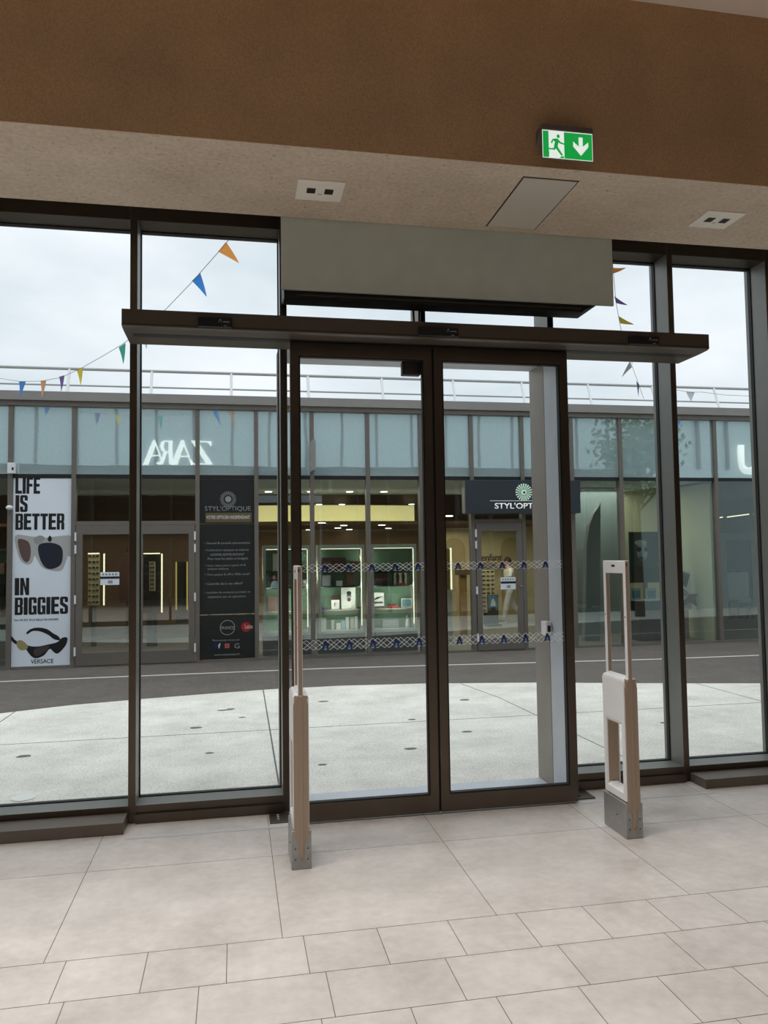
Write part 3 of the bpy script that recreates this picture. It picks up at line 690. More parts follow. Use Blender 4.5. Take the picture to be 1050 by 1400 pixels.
# bunting
FLAGC = {'orange': C(236, 148, 40), 'blue': C(16, 132, 220), 'teal': C(40, 168, 138), 'yellow': C(226, 200, 50), 'purple': C(120, 90, 160), 'white': C(214, 222, 224), 'paleorange': C(226, 160, 110), 'paleblue': C(70, 140, 215), 'navy': C(120, 150, 190)}
FM = {k: mat('pennant_'+k, v, .7) for k, v in FLAGC.items()}
def bunting(pts, flags, label, loc):
    """pts: list of world points of the string; flags: (point index position t, colour, width, height, lean x, lean y)"""
    t = thing('bunting', loc, label, 'bunting')
    P = [Vector(p) for p in pts]
    finish('string', tube(BM(), P, .0035, 5), M_txtgrey, t)
    for (p, q, tip, c) in flags:
        p, q, tip = Vector(p), Vector(q), Vector(tip)
        bm = BM()
        # slightly curled cloth with real thickness
        n = 6; rows = []
        nn = (q-p).cross(tip-p).normalized()
        for i in range(n+1):
            s = i/n; e = .97*s
            A = p.lerp(tip, e); B = q.lerp(tip, e); off = nn*(.006*math.sin(s*3.0))
            rows.append(((A+off), (B+off)))
        for k in (0, 1):
            vs = [(bm.verts.new(a+nn*.0015*(2*k-1)), bm.verts.new(b+nn*.0015*(2*k-1))) for a, b in rows]
            for (a, b), (c2, d) in zip(vs, vs[1:]): bm.faces.new((a, b, d, c2) if k else (c2, d, b, a))
        finish('pennant', bm, FM[c], t)
Y0 = 7.0
def s1(px):     # depth along the left string
    return 11.2-(px/320.0)**1.2*4.0
def w1(px, py): return tuple(at(px, py, s1(max(px, 0))))
pl = [(-6, 516), (10, 519), (28, 521.5), (56, 521), (84, 516), (110, 504), (140, 487), (167, 471), (200, 446), (228, 421.5), (262, 386), (300, 343), (324, 314), (342, 292)]
fl = [((26, 521), (35, 521.5), (27, 543), 'paleblue'), ((55.5, 520.5), (63, 520.5), (57, 544), 'paleorange'), ((81, 515), (88, 513), (83.5, 535.5), 'purple'), ((105, 506), (113, 503), (110, 527), 'yellow'),
      ((162.5, 475), (171.5, 469), (168.5, 498), 'teal'), ((195, 466), (201, 462), (200, 477), 'white'), ((262.5, 384), (273.5, 373), (282.5, 406), 'blue'), ((298, 344), (309, 331), (327, 360), 'orange')]
bunting([w1(*p) for p in pl], [(w1(*a), w1(*b), w1(*c), d) for a, b, c, d in fl], 'bunting string with coloured pennants rising at upper left', (-2, 10, 4))
def s2(py): return 7.0+(py-330)/220.0*4.6
def w2(px, py): return tuple(at(px, py, s2(py)))
pl = [(836, 330), (838, 365), (842, 412), (848, 446), (856, 478), (864, 500), (872, 522), (880, 545)]
fl = [((836, 366), (838, 374), (856, 366), 'orange'), ((840, 405), (842, 414), (858, 417), 'purple'), ((845.5, 432), (848, 442), (867, 443.5), 'yellow'), ((858, 481), (862, 491), (866, 498), 'teal'), ((861, 494), (864, 502), (850, 516), 'white'), ((870, 521), (874, 526), (873, 543), 'navy')]
bunting([w2(*p) for p in pl], [(w2(*a), w2(*b), w2(*c), d) for a, b, c, d in fl], 'bunting string hanging right of the grey air curtain', (4, 9, 4))
def w3(px, py): return tuple(at(px, py, 10.6))
pl = [(925, 533), (942, 536), (960, 536), (990, 540), (1028, 541.5), (1060, 541)]
fl = [((938, 535), (950, 536), (945, 549), 'white'), ((1027, 541.5), (1040, 541.5), (1032, 560), 'blue')]
bunting([w3(*p) for p in pl], [(w3(*a), w3(*b), w3(*c), d) for a, b, c, d in fl], 'bunting string with one bright blue pennant at the right edge', (8, 10.6, 3.9))

# small facade fittings
a = at(15.5, 640, SY-.1)
t = thing('alarm_box', (a.x, SY-.1, a.z), 'small white alarm box on the facade above the sunglasses poster', 'alarm')
finish('housing', box(BM(), a.x-.05, a.x+.05, SY-.12, SY-.05, a.z-.075, a.z+.075), M_white, t, .006)
finish('detail', box(BM(), a.x+.01, a.x+.035, SY-.123, SY-.119, a.z-.03, a.z+.01), M_black, t)
a = at(13, 694, SY-.1)
t = thing('camera_dome', (a.x, SY-.1, a.z), 'small white dome on the facade left of the sunglasses poster', 'camera')
finish('housing', ball(BM(), a, .045, 1.1, 1, .75), M_white, t, 0, True)
finish('bracket', box(BM(), a.x-.02, a.x+.02, SY-.1, SY-.05, a.z-.015, a.z+.015), M_white, t)
a = at(425.5, 628, SY-.35)
t = thing('blade_sign', (a.x, SY-.2, a.z), 'small grey projecting sign on the facade above the display cases', 'sign')
zt, zb = at(430, 602, SY-.35).z, at(430, 650, SY-.35).z
finish('panel', box(BM(), a.x+.01, a.x+.06, SY-.42, SY-.06, zb+.07, zt), M_parapet, t, .004)
finish('bracket', box(BM(), a.x+.02, a.x+.05, SY-.06, SY-.05, zb+.1, zt-.05), M_facframe, t)
text('lettering', 'OPTIC', a.x+.0, a.x+.01, zb+.15, zb+.2, SY-.3, M_txtwhite, t)

# -------- poster with sunglasses
PY = SY-.012
def flat(bm_pts, m, y, parent, nm, thick=.0008):
    return finish(nm, prism_y(BM(), bm_pts, y-thick, y), m, parent)
def pp(px, py, Y=PY):
    v = at(px, py, Y); return (v.x, v.z)
def blob(pts, n=3):
    """closed Catmull-Rom through pixel points -> list of x,z"""
    out = []
    P = [Vector(pp(*p)) for p in pts]; m = len(P)
    for i in range(m):
        a, b, c, d = P[i-1], P[i], P[(i+1) % m], P[(i+2) % m]
        for k in range(n):
            t = k/n
            out.append(tuple(.5*((2*b)+(-a+c)*t+(2*a-5*b+4*c-d)*t*t+(-a+3*b-3*c+d)*t*t*t)))
    return out
t = thing('eyewear_poster', (-2.68, PY, 0), 'tall pale poster with big black words and two pairs of sunglasses', 'poster')
x0, x1 = -3.07, -2.292
pb = finish('sheet', box(BM(), x0, x1, PY, PY+.003, .035, 2.675), M_paperwhite, t)
def ptext(body, px0, px1, py0, py1, bold=.075, m=M_txtblack):
    a = at(px0, py1, PY); b = at(px1, py0, PY)
    text('lettering', body, a.x, b.x, a.z, b.z, PY-.0005, m, pb, -1, bold, .001)
BLOCK = {
 'L': [[(0, 0), (1, 0), (1, .18), (.44, .18), (.44, 1), (0, 1)]],
 'I': [[(0, 0), (1, 0), (1, 1), (0, 1)]],
 'F': [[(0, 0), (.44, 0), (.44, .42), (.92, .42), (.92, .59), (.44, .59), (.44, .83), (1, .83), (1, 1), (0, 1)]],
 'E': [[(0, 0), (1, 0), (1, .17), (.44, .17), (.44, .42), (.92, .42), (.92, .59), (.44, .59), (.44, .83), (1, .83), (1, 1), (0, 1)]],
 'T': [[(.29, 0), (.71, 0), (.71, .83), (1, .83), (1, 1), (0, 1), (0, .83), (.29, .83)]],
 'N': [[(0, 0), (.36, 0), (.36, .58), (.62, 0), (1, 0), (1, 1), (.64, 1), (.64, .45), (.38, 1), (0, 1)]],
 'S': [[(0, .92), (.15, 1), (.85, 1), (1, .92), (1, .68), (.6, .68), (.6, .86), (.4, .86), (.4, .66), (.9, .5), (1, .42), (1, .08), (.85, 0), (.15, 0), (0, .08), (0, .32), (.4, .32), (.4, .14), (.6, .14), (.6, .36), (.1, .52), (0, .6)]],
 'G': [[(1, .66), (.6, .66), (.6, .86), (.4, .86), (.4, .14), (.6, .14), (.6, .36), (.52, .36), (.52, .52), (1, .52), (1, 0), (.8, 0), (.77, .06), (.68, 0), (.15, 0), (0, .08), (0, .92), (.15, 1), (.85, 1), (1, .92)]],
 'B': [[(0, 0), (.4, 0), (.4, 1), (0, 1)], [(.4, 0), (.62, 0), (.62, .14), (.4, .14)], [(.4, .45), (.62, .45), (.62, .58), (.4, .58)], [(.4, .86), (.62, .86), (.62, 1), (.4, 1)], [(.62, .52), (.9, .52), (1, .59), (1, .92), (.85, 1), (.62, 1)], [(.62, 0), (.85, 0), (1, .08), (1, .44), (.9, .52), (.62, .52)]],
 'R': [[(0, 0), (.4, 0), (.4, 1), (0, 1)], [(.4, .42), (.62, .42), (.62, .57), (.4, .57)], [(.4, .86), (.62, .86), (.62, 1), (.4, 1)], [(.62, .5), (.9, .5), (1, .58), (1, .92), (.85, 1), (.62, 1)], [(.6, 0), (1, 0), (1, .4), (.9, .5), (.62, .5)]]}
def block(word, px0, px1, py0, py1):
    a = at(px0, py1, PY); b = at(px1, py0, PY); z0, z1 = a.z, b.z
    ws = [.5 if c == 'I' else 1.0 for c in word]; gap = .10
    u = (b.x-a.x)/(sum(ws)+gap*(len(ws)-1)); x = a.x
    bm = BM()
    for c, w in zip(word, ws):
        for p in BLOCK[c]: prism_y(bm, [(x+q[0]*w*u, z0+q[1]*(z1-z0)) for q in p], PY-.0015, PY-.0005)
        x += (w+gap)*u
    return finish('lettering', bm, M_txtblack, pb)
block('LIFE', 21, 55, 652, 675); block('IS', 21, 38, 677, 700); block('BETTER', 21, 88, 702, 724.5)
block('IN', 20, 40, 790, 814); block('BIGGIES', 20, 93, 815.5, 841); ptext('"LA VIE EST PLUS BELLE EN BIGGIES', 19, 80, 845, 849.5, .02, mat('print_dark_grey', C(70, 72, 78), .6))
ptext('VERSACE', 42, 73, 900.5, 907.5, .01)
M_clear = mat('print_clear_frame', C(178, 178, 176), .5); M_lens1 = mat('print_brown_lens', C(98, 74, 72), .5); M_lens2 = mat('print_navy_lens', C(26, 30, 48), .5)
M_gold = mat('print_gold', C(160, 150, 100), .5); M_lens3 = mat('print_dark_lens', C(72, 62, 60), .5)
flat(blob([(21, 732), (40, 733), (62, 735), (80, 733), (99, 734), (100, 761), (93, 760), (90, 768), (84, 780), (70, 780), (57, 775), (51, 765), (47, 760), (44, 769), (37, 772), (28, 766), (23, 752)]), M_clear, PY-.0008, t, 'sunglasses_print')
flat(blob([(25, 737), (38, 740), (42, 750), (41, 764), (36, 769), (30, 763), (26, 751)]), M_lens1, PY-.0018, t, 'lens_print')
flat(blob([(53, 745), (70, 742), (83, 747), (86, 758), (83, 772), (71, 778), (61, 775), (54, 762)]), M_lens2, PY-.0018, t, 'lens_print')
flat(blob([(46, 737), (54, 732), (61, 735), (57, 742), (49, 744)]), M_txtgrey, PY-.0026, t, 'hinge_print')
flat(blob([(65, 738), (68, 732), (71, 736), (69, 741)], 2), M_txtblack, PY-.0026, t, 'hinge_print')
flat(blob([(16, 870), (22, 876), (36, 882), (50, 884), (66, 881), (78, 878), (85, 872), (92, 872), (90, 882), (80, 893), (74, 892), (68, 887), (60, 896), (48, 900), (40, 894), (34, 886), (22, 881), (16, 876)]), M_txtblack, PY-.0008, t, 'sunglasses_print')
flat(blob([(36, 865), (42, 860), (52, 858), (64, 860), (73, 866), (80, 870), (82, 875), (74, 874), (66, 868), (54, 863), (44, 863), (38, 867)]), M_txtblack, PY-.0008, t, 'sunglasses_print')
flat(blob([(47, 888), (56, 884), (67, 883), (63, 890), (54, 896), (47, 896)]), M_lens3, PY-.0018, t, 'lens_print')
flat(blob([(23, 878), (28, 875), (36, 880), (38, 886), (30, 889), (24, 885)]), M_gold, PY-.0018, t, 'emblem_print')

# -------- black information panels
def info_panel():
    y = SY-.014
    def A(px, py): return at(px, py, y)
    specs = [(2.025, 2.67, 'topmost black sign panel with pale sunburst and shop name'), (.69, 2.005, 'middle black sign panel with a list of white lines'), (.035, .672, 'lowest black sign panel with round badges and small icons')]
    out = []
    for z0, z1, lab in specs:
        t = thing('information_board', (-.11, y, z0), lab, 'sign', 'black panels left of the display cases')
        finish('board', box(BM(), -.51, .281, y, y+.006, z0, z1), M_signblack, t)
        out.append(t)
    def T(body, px0, px1, py0, py1, par, m=M_txtwhite, bold=0.0):
        a, b = A(px0, py1), A(px1, py0); return text('lettering', body, a.x, b.x, a.z, b.z, y-.0005, m, par, -1, bold, .001)
    def burst(cx, cy, r0, r1, par, m, core):
        c = A(cx, cy); bm = BM(); s = c.y/FPX
        for k in range(24):
            an = 2*math.pi*k/24
            d = Vector((math.cos(an), math.sin(an))); n = Vector((-d.y, d.x))
            q = [d*r0*s+n*.3*s, d*r1*s+n*.55*s, d*r1*s-n*.55*s, d*r0*s-n*.3*s]
            prism_y(bm, [(c.x+e.x, c.z+e.y) for e in q], y-.0015, y-.0005)
        finish('sunburst_logo', bm, m, par)
        bm = BM(); disc_y(bm, c.x, c.z, core*s, core*s, y-.0015, y-.0005); finish('sunburst_logo', bm, m, par)
    p0, p1, p2 = out
    burst(312, 682.5, 6, 10.5, p0, M_txtgrey, 4)
    T("STYL'OPTIQUE", 280, 343, 692, 699.5, p0, M_txtgrey, -.004)
    a, b = A(281, 714), A(344, 701)
    finish('tinted_strip', box(BM(), a.x, b.x, y-.001, y, a.z, b.z), M_olive, p0)
    aa = text('lettering', 'VOTRE OPTICIEN INDEPENDANT', A(282, 709).x, A(342, 705).x, A(282, 709.5).z, A(282, 705).z, y-.0016, M_txtwhite, p0, -1, 0, .001)
    lines = [('• Accueil & conseils personnalisés', 280, 342, 740.5, 745), ('• Collections optiques et solaires', 280, 340, 750, 754.5), ('HOMME-FEMME-ENFANT', 288, 334, 756.3, 760), ('Pour tous les styles et budgets', 284, 339, 761.5, 766.5),
             ("• Votre 2ème paire à partir d'1€", 280, 336, 771, 775.5), ('(même solaire)', 284, 312, 776, 780), ('• Tiers payant & offre 100% santé*', 280, 342, 783, 788), ('• Contrôle de la vue offert*', 280, 332, 795.5, 800), ('• Lentilles de contacts produits et', 280, 342, 807.5, 812.5), ('adaptation par un spécialiste', 284, 336, 813.5, 818.5)]
    for l in lines: T(*l, p1, M_txtgrey)
    c = A(311, 858); s = c.y/FPX
    bm = BM(); o_, i_ = [[(c.x+r*s*math.cos(k*.2618), c.z+r*s*math.sin(k*.2618)) for k in range(24)] for r in (10, 9.2)]
    for k in range(24):
        q = (k+1) % 24; v = [bm.verts.new((p[0], y-.001, p[1])) for p in (o_[k], o_[q], i_[q], i_[k])]; bm.faces.new(v)
    bmesh.ops.remove_doubles(bm, verts=bm.verts, dist=1e-5)
    finish('round_badge', bm, M_txtgrey, p2); T('FRANCE', 302, 320, 856, 861, p2, M_txtgrey, .01)
    c = A(336.5, 857); bm = BM(); disc_y(bm, c.x, c.z, 6.5*s, 6.5*s, y-.001, y-.0003); finish('red_badge', bm, M_red, p2)
    text('lettering', 'Leica', A(331.5, 0).x, A(341.5, 0).x, A(330, 859.5).z, A(330, 854).z, y-.0014, M_txtwhite, p2, -1, 0, .001)
    T('Retrouvez nous sur', 291, 328, 873, 877, p2, M_txtgrey)
    for px, m in ((297.5, M_blue), (310.5, M_red)):
        a, b = A(px-3.5, 886.5), A(px+3.5, 879.5); finish('icon', box(BM(), a.x, b.x, y-.001, y-.0002, a.z, b.z), m, p2)
    a = at(310.5, 883, y); finish('icon', ring(BM(), (a.x-.025, a.x+.025, a.z-.025, a.z+.025), (a.x-.016, a.x+.016, a.z-.016, a.z+.016), y-.002, y-.001, 'y'), M_txtgrey, p2)
    text('lettering', 'f', A(296.5, 0).x, A(299.5, 0).x, A(300, 886.5).z, A(300, 880).z, y-.0014, M_txtwhite, p2, -1, .02, .001)
    T('G', 320.5, 327.5, 879.5, 886.5, p2, M_txtgrey); T('www.styloptique.fr', 293, 328, 892.5, 897.5, p2, M_txtgrey)
info_panel()

# -------- projecting sign box
t = thing('sign_box', (4.47, 11.5, 2.4), 'charcoal box sign with white sunburst above the right shop door', 'sign')
SBY = 11.46
a, b = at(637, 702, SBY), at(793, 657, SBY)
bx0, bx1, bz0, bz1 = a.x, b.x, a.z, b.z
finish('casing', box(BM(), bx0, bx1, SBY, 11.62, bz0, bz1), M_signbox, t, .004)
finish('edge_plate', box(BM(), bx0-.012, bx0, SBY+.01, 11.62, bz0+.01, bz1-.01), M_facframe, t)
c = at(716, 673, SBY); s = SBY/FPX
bm = BM()
for k in range(20):
    an = 2*math.pi*k/20; d = Vector((math.cos(an), math.sin(an))); n = Vector((-d.y, d.x))
    q = [d*5*s+n*.35*s, d*12.5*s+n*1.0*s, d*12.5*s-n*1.0*s, d*5*s-n*.35*s]
    prism_y(bm, [(c.x+e.x, c.z+e.y) for e in q], SBY-.012, SBY)
disc_y(bm, c.x, c.z, 4.2*s, 4.2*s, SBY-.012, SBY)
finish('sunburst_logo', bm, mat('sign_pale_green', C(196, 226, 206), .5, emit=.3), t)
disc = BM(); disc_y(disc, c.x+.004, c.z-.004, 1.8*s, 1.8*s, SBY-.014, SBY-.011); finish('sunburst_logo', disc, M_signbox, t)
a, b = at(670, 684.8, SBY), at(762, 684, SBY)
finish('line', box(BM(), a.x, b.x, SBY-.006, SBY, a.z-.004, a.z+.006), M_txtwhite, t)
a, b = at(676.5, 697, SBY), at(756, 687.5, SBY)
text('lettering', "STYL'OPTIQUE", a.x, b.x, a.z, b.z, SBY-.0005, mat('sign_white', C(240, 242, 240), .5, emit=.35), t, -1, .005, .012)

# ------------------------------------------------------------------ inside the shops
M_shopfloor = mat('shop_floor', C(128, 122, 114), .4)
M_shopwall = mat('shop_wall_tan', C(150, 124, 96), .8)
M_shopbrown = mat('shop_wall_brown', C(104, 82, 62), .7)
M_shopceil = mat('shop_ceiling', C(196, 202, 200), .8)
M_shopdark = mat('shop_dark', C(44, 42, 42), .7)
M_beige = mat('shop_beige', C(204, 190, 150), .8)
M_greyteal = mat('shop_grey_teal', C(132, 146, 146), .7)
M_wood = mat('shop_wood', C(150, 116, 66), .5, noise=.2, nscale=6)
M_cove = mat('cove_light', C(235, 220, 150), .5, emit=.62, emcol=C(255, 232, 160))
M_spot = mat('downlight_glow', C(255, 250, 240), .5, emit=5.0)
M_led = mat('led_strip', C(255, 246, 214), .5, emit=1.6, emcol=C(255, 244, 205))
M_backgreen = mat('cabinet_back_green', C(118, 152, 128), .7)
M_cabframe = mat('cabinet_frame', C(190, 186, 174), .5)
M_shelfdark = mat('shelf_dark', C(40, 38, 38), .5); M_shelf = mat('shelf_pale', C(150, 140, 124), .5)
struct('floor_shop', box(BM(), -9.9, 13, 11.76, 18.2, -.1, -.001), M_shopfloor, 'grey-brown shop floor behind the glass', 'floor')
struct('wall_shop_back', box(BM(), -9.9, 7.86, 17.9, 18.05, 0, 3.55), M_shopwall, 'tan back wall of the optician shop')
struct('wall_shop_divider', box(BM(), 7.93, 8.0, 11.80, 17.9, 0, 2.66), M_shopdark, 'dark dividing wall between the two shops')
struct('wall_shop_lining', box(BM(), 7.87, 7.928, 11.80, 17.88, 0, 2.66), mat('shop_cream_lining', C(200, 198, 168), .8), 'cream lining on the optician side of the dividing wall')
struct('wall_shop_side', box(BM(), -9.9, -9.75, 11.80, 17.9, 0, 3.0), M_shopwall, 'tan side wall of the optician shop')
struct('wall_shop_dark', box(BM(), 8.02, 13, 16.4, 16.55, 0, 3.0), M_shopdark, 'dark back wall of the right hand shop')
struct('ceiling_shop', box(BM(), -9.9, 7.86, 11.80, 14.9, 2.70, 2.76), M_shopceil, 'pale grey shop ceiling near the glass', 'ceiling')
struct('ceiling_shop_low', box(BM(), -9.9, 7.86, 14.93, 17.9, 2.12, 2.18), M_shopbrown, 'lower brown shop ceiling behind the lit band', 'ceiling')
struct('ceiling_shop_dark', box(BM(), 8.02, 13, 11.80, 16.4, 2.70, 2.76), M_shopdark, 'dark ceiling of the right hand shop', 'ceiling')
# lit cove band
bm = BM(); 
seg = [(.42+.3*i, 14.72-.22*math.cos((i-4)*.22)) for i in range(11)]
for (a, b), (c2, d) in zip(seg, seg[1:]): prism_z(bm, [(a, b), (c2, d), (c2, d+.03), (a, b+.03)], 2.17, 2.47)
tag(finish('cove_light', bm, M_cove), 'curved warm lit ceiling band inside the optician shop', 'light')
ORD = ('first', 'second', 'third', 'fourth', 'fifth', 'sixth', 'seventh')
DLAB = ['%s from the left in the front row above the lit band' % ORD[i] for i in range(4)]+['%s from the left in the row touching the lit band' % ORD[i] for i in range(3)]+['alone above the portrait poster']
DLAB += ['leftmost of the lower row over the middle cabinet', 'upper left of the lower lights between the cabinets', 'low over the middle cabinet', 'lowest over the middle cabinet', 'upper one over the right cabinet', 'lower one over the right cabinet', 'below the lit band beside the door jamb', 'alone left of the charcoal box sign']
for k, (px, py, Y, zc) in enumerate(((367, 672, 12.9, 2.7), (425, 672, 12.9, 2.7), (478, 672, 12.9, 2.7), (525, 672, 12.9, 2.7), (436, 689.5, 14.2, 2.7), (467, 689.5, 14.2, 2.7), (553, 692, 14.2, 2.7), (866, 673, 12.8, 2.7),
                                     (440, 714.5, 15.6, 2.12), (470, 718, 15.8, 2.12), (462, 721.5, 16.4, 2.12), (476, 724, 16.9, 2.12), (522, 717.5, 15.8, 2.12), (531, 722, 16.5, 2.12), (417, 726, 17.0, 2.12), (613, 705, 15.2, 2.12))):
    v = at(px, py, 12.0); d = v-Vector((0, 0, EYE)); f = (zc-EYE)/d.z; p = Vector((0, 0, EYE))+d*f
    p.y = min(p.y, 17.7)
    r = .065 if py < 680 else .07
    bm = BM(); cyl(bm, (p.x, p.y, zc-.012), (p.x, p.y, zc-.001), r, 16)
    tag(finish('downlight', bm, M_spot), 'round white downlight, '+DLAB[k], 'downlight', 'downlights in the shop ceiling')
area('shop_lamp', (2.2, 13.2, 2.62), 5.0, 1.0, 75, (1, .9, .75)); area('shop_lamp', (2.2, 16.2, 2.05), 6.0, 1.2, 40, (1, .82, .6))
area('shop_lamp', (-2.0, 13.6, 2.62), 3.0, 1.2, 24, (1, .85, .68)); area('shop_lamp', (6.3, 13.0, 2.62), 1.6, 1.2, 30, (1, .95, .82))
area('shop_lamp', (-5.0, 13.6, 2.62), 3.0, 1.2, 24, (1, .85, .68))

# display cabinets
def cabinet(cx, label):
    t = thing('display_cabinet', (cx, 12.15, 0), label, 'display cabinet', 'lit display cabinets in the shop window')
    w = .37
    bm = BM(); ring(bm, (-w+cx, w+cx, .30, 1.69), (-w+.045+cx, w-.045+cx, .345, 1.635), 12.15, 12.46, 'y'); finish('case', bm, M_cabframe, t, .003)
    finish('back', box(BM(), cx-w+.02, cx+w-.02, 12.43, 12.455, .32, 1.66), M_backgreen, t)
    finish('base', box(BM(), cx-w, cx+w, 12.16, 12.46, 0, .298), M_shopdark, t)
    finish('led_strip', box(BM(), cx+w-.058, cx+w-.046, 12.155, 12.17, .42, 1.62), M_led, t)
    finish('led_strip', box(BM(), cx-w+.05, cx+w-.06, 12.155, 12.17, 1.622, 1.634), M_led, t)
    for z, m in ((.665, M_shelf), (1.03, M_shelfdark), (1.285, M_shelfdark)):
        finish('shelf', box(BM(), cx-w+.046, cx+w-.06, 12.19, 12.43, z-.012, z+.004), m, t)
    for sx in (-1, 1):
        l = area('cabinet_lamp', (cx+sx*.30, 12.145, 1.02), .03, 1.15, 2.6, (1, .95, .82))
        l.rotation_euler = Vector((-sx*.5, .86, 0)).to_track_quat('-Z', 'Z').to_euler()
    return t
CX = []
for px, lab in ((392.5, 'leftmost lit display cabinet, partly behind the door jamb'), (467, 'middle lit display cabinet with a bearded portrait and white cartons'), (539, 'right lit display cabinet with a framed picture and small statue')):
    c = at(px, 800, 12.15); CX.append(c.x); cabinet(c.x, lab)
PALM = {n: mat('goods_'+n, C(*c), .5) for n, c in dict(maroon=(84, 36, 34), white=(226, 226, 220), cream=(206, 198, 180), black=(26, 26, 28), purple=(96, 84, 150), grey=(150, 154, 156), skin=(176, 130, 104), red=(196, 60, 50), teal=(70, 120, 130), brown=(96, 70, 54), paleblue=(170, 190, 204), darkred=(110, 30, 34)).items()}
def goods(px0, px1, py0, py1, m, name, label, cat, group, Y=12.30, dep=.05, ontop=None, extra=None):
    a, b = at(px0, py1, Y), at(px1, py0, Y)
    z0 = a.z if ontop is None else ontop
    t = thing(name, ((a.x+b.x)/2, Y, z0), label, cat, group)
    finish('body', box(BM(), a.x, b.x, Y, Y+dep, z0, b.z), PALM[m], t, .004)
    if extra: extra(t, a.x, b.x, z0, b.z, Y)
    return t
S1, S2, S3, SB = .670, 1.035, 1.290, .347
def portrait(t, x0, x1, z0, z1, Y):
    w, h = x1-x0, z1-z0; cx = (x0+x1)/2+.03*w
    bm = BM(); disc_y(bm, cx, z0+.6*h, .16*w, .2*h, Y-.003, Y-.0005); finish('face_print', bm, PALM['grey'], t)
    bm = BM(); disc_y(bm, cx, z0+.74*h, .17*w, .09*h, Y-.004, Y-.001); finish('hair_print', bm, PALM['black'], t)
    bm = BM(); disc_y(bm, cx, z0+.43*h, .13*w, .09*h, Y-.004, Y-.001); finish('beard_print', bm, PALM['maroon'], t)
    finish('glasses_print', box(BM(), cx-.17*w, cx+.17*w, Y-.005, Y-.002, z0+.6*h, z0+.65*h), PALM['black'], t)
def lab1(txt, m=M_txtblack, u=(.1, .9), v=(.3, .7)):
    def f(t, x0, x1, z0, z1, Y):
        w, h = x1-x0, z1-z0
        text('print', txt, x0+u[0]*w, x0+u[1]*w, z0+v[0]*h, z0+v[1]*h, Y-.0005, m, t, -1, .01, .001)
    return f
def glasses_on(t, x0, x1, z0, z1, Y): pass
def spectacles(px, py, Y, wpx, label, group, m='black', z=None):
    c = at(px, py, Y); w = wpx*Y/FPX; z = c.z if z is None else z+.018
    t = thing('sunglasses', (c.x, Y, z), label, 'sunglasses', group)
    for s in (-1, 1):
        bm = BM(); disc_y(bm, c.x+s*w*.25, z, w*.2, .018, Y, Y+.006, 12); finish('lens', bm, PALM[m], t)
        finish('temple', box(BM(), c.x+s*w*.47-.003, c.x+s*w*.47+.003, Y, Y+.11, z+.004, z+.010), PALM[m], t)
    finish('bridge', box(BM(), c.x-w*.08, c.x+w*.08, Y, Y+.005, z+.004, z+.010), PALM[m], t)
G1 = 'goods in the middle display cabinet'; G2 = 'goods in the right display cabinet'
goods(440, 473, 762, 775, 'maroon', 'display_card', 'wide dark red card at the top of the middle cabinet', 'card', G1, ontop=S3, extra=lab1('RAY', M_txtgrey, (.1, .35), (.4, .7)))
goods(480, 492, 767, 775, 'brown', 'display_card', 'small dark card with spectacles at top right of the middle cabinet', 'card', G1, ontop=S3)
goods(460, 468, 794, 798, 'white', 'price_card', 'small white card on the second shelf of the middle cabinet', 'card', G1, ontop=S2)
goods(474, 484, 784, 797, 'brown', 'gift_box', 'brown box at right on the second shelf of the middle cabinet', 'box', G1, ontop=S2)
goods(440, 452, 786, 797, 'grey', 'eyewear_case', 'grey case at left on the second shelf of the middle cabinet', 'case', G1, ontop=S2)
goods(467, 486, 803, 830, 'white', 'portrait_print', 'white portrait print of a bearded face on the third shelf', 'picture', G1, ontop=S1, extra=portrait)
goods(453, 464, 820, 831, 'white', 'gift_box', 'small white box with black emblem on the third shelf', 'box', G1, ontop=S1, extra=lab1('F', M_txtblack, (.35, .65), (.3, .7)))
goods(454, 463, 815, 820, 'maroon', 'eyewear_case', 'dark red case lying on the small white box', 'case', G1, Y=12.31)
spectacles(442, 828, 12.24, 10, 'purple sunglasses at left on the third shelf', G1, 'purple', S1)
spectacles(443, 820, 12.33, 10, 'dark sunglasses behind the purple pair', G1, 'black', S1)
spectacles(492, 822, 12.24, 9, 'black sunglasses at the right end of the third shelf', G1, 'black', S1)
for i, (a, b, c, m) in enumerate(((439, 446, 845, 'white'), (453, 457, 848, 'cream'), (460, 466, 852, 'white'), (467, 472, 849, 'paleblue'), (473, 477, 844, 'white'), (479, 484, 844, 'cream'), (485, 489, 843, 'white'))):
    goods(a, b, c, 859, m, 'lens_carton', '%s lens carton on the bottom of the middle cabinet, %s from the left' % ({'white': 'white', 'cream': 'cream', 'paleblue': 'pale blue'}[m], ('first', 'second', 'third', 'fourth', 'fifth', 'sixth', 'seventh')[i]), 'carton', 'lens cartons on the cabinet bottom', ontop=SB, dep=.04)
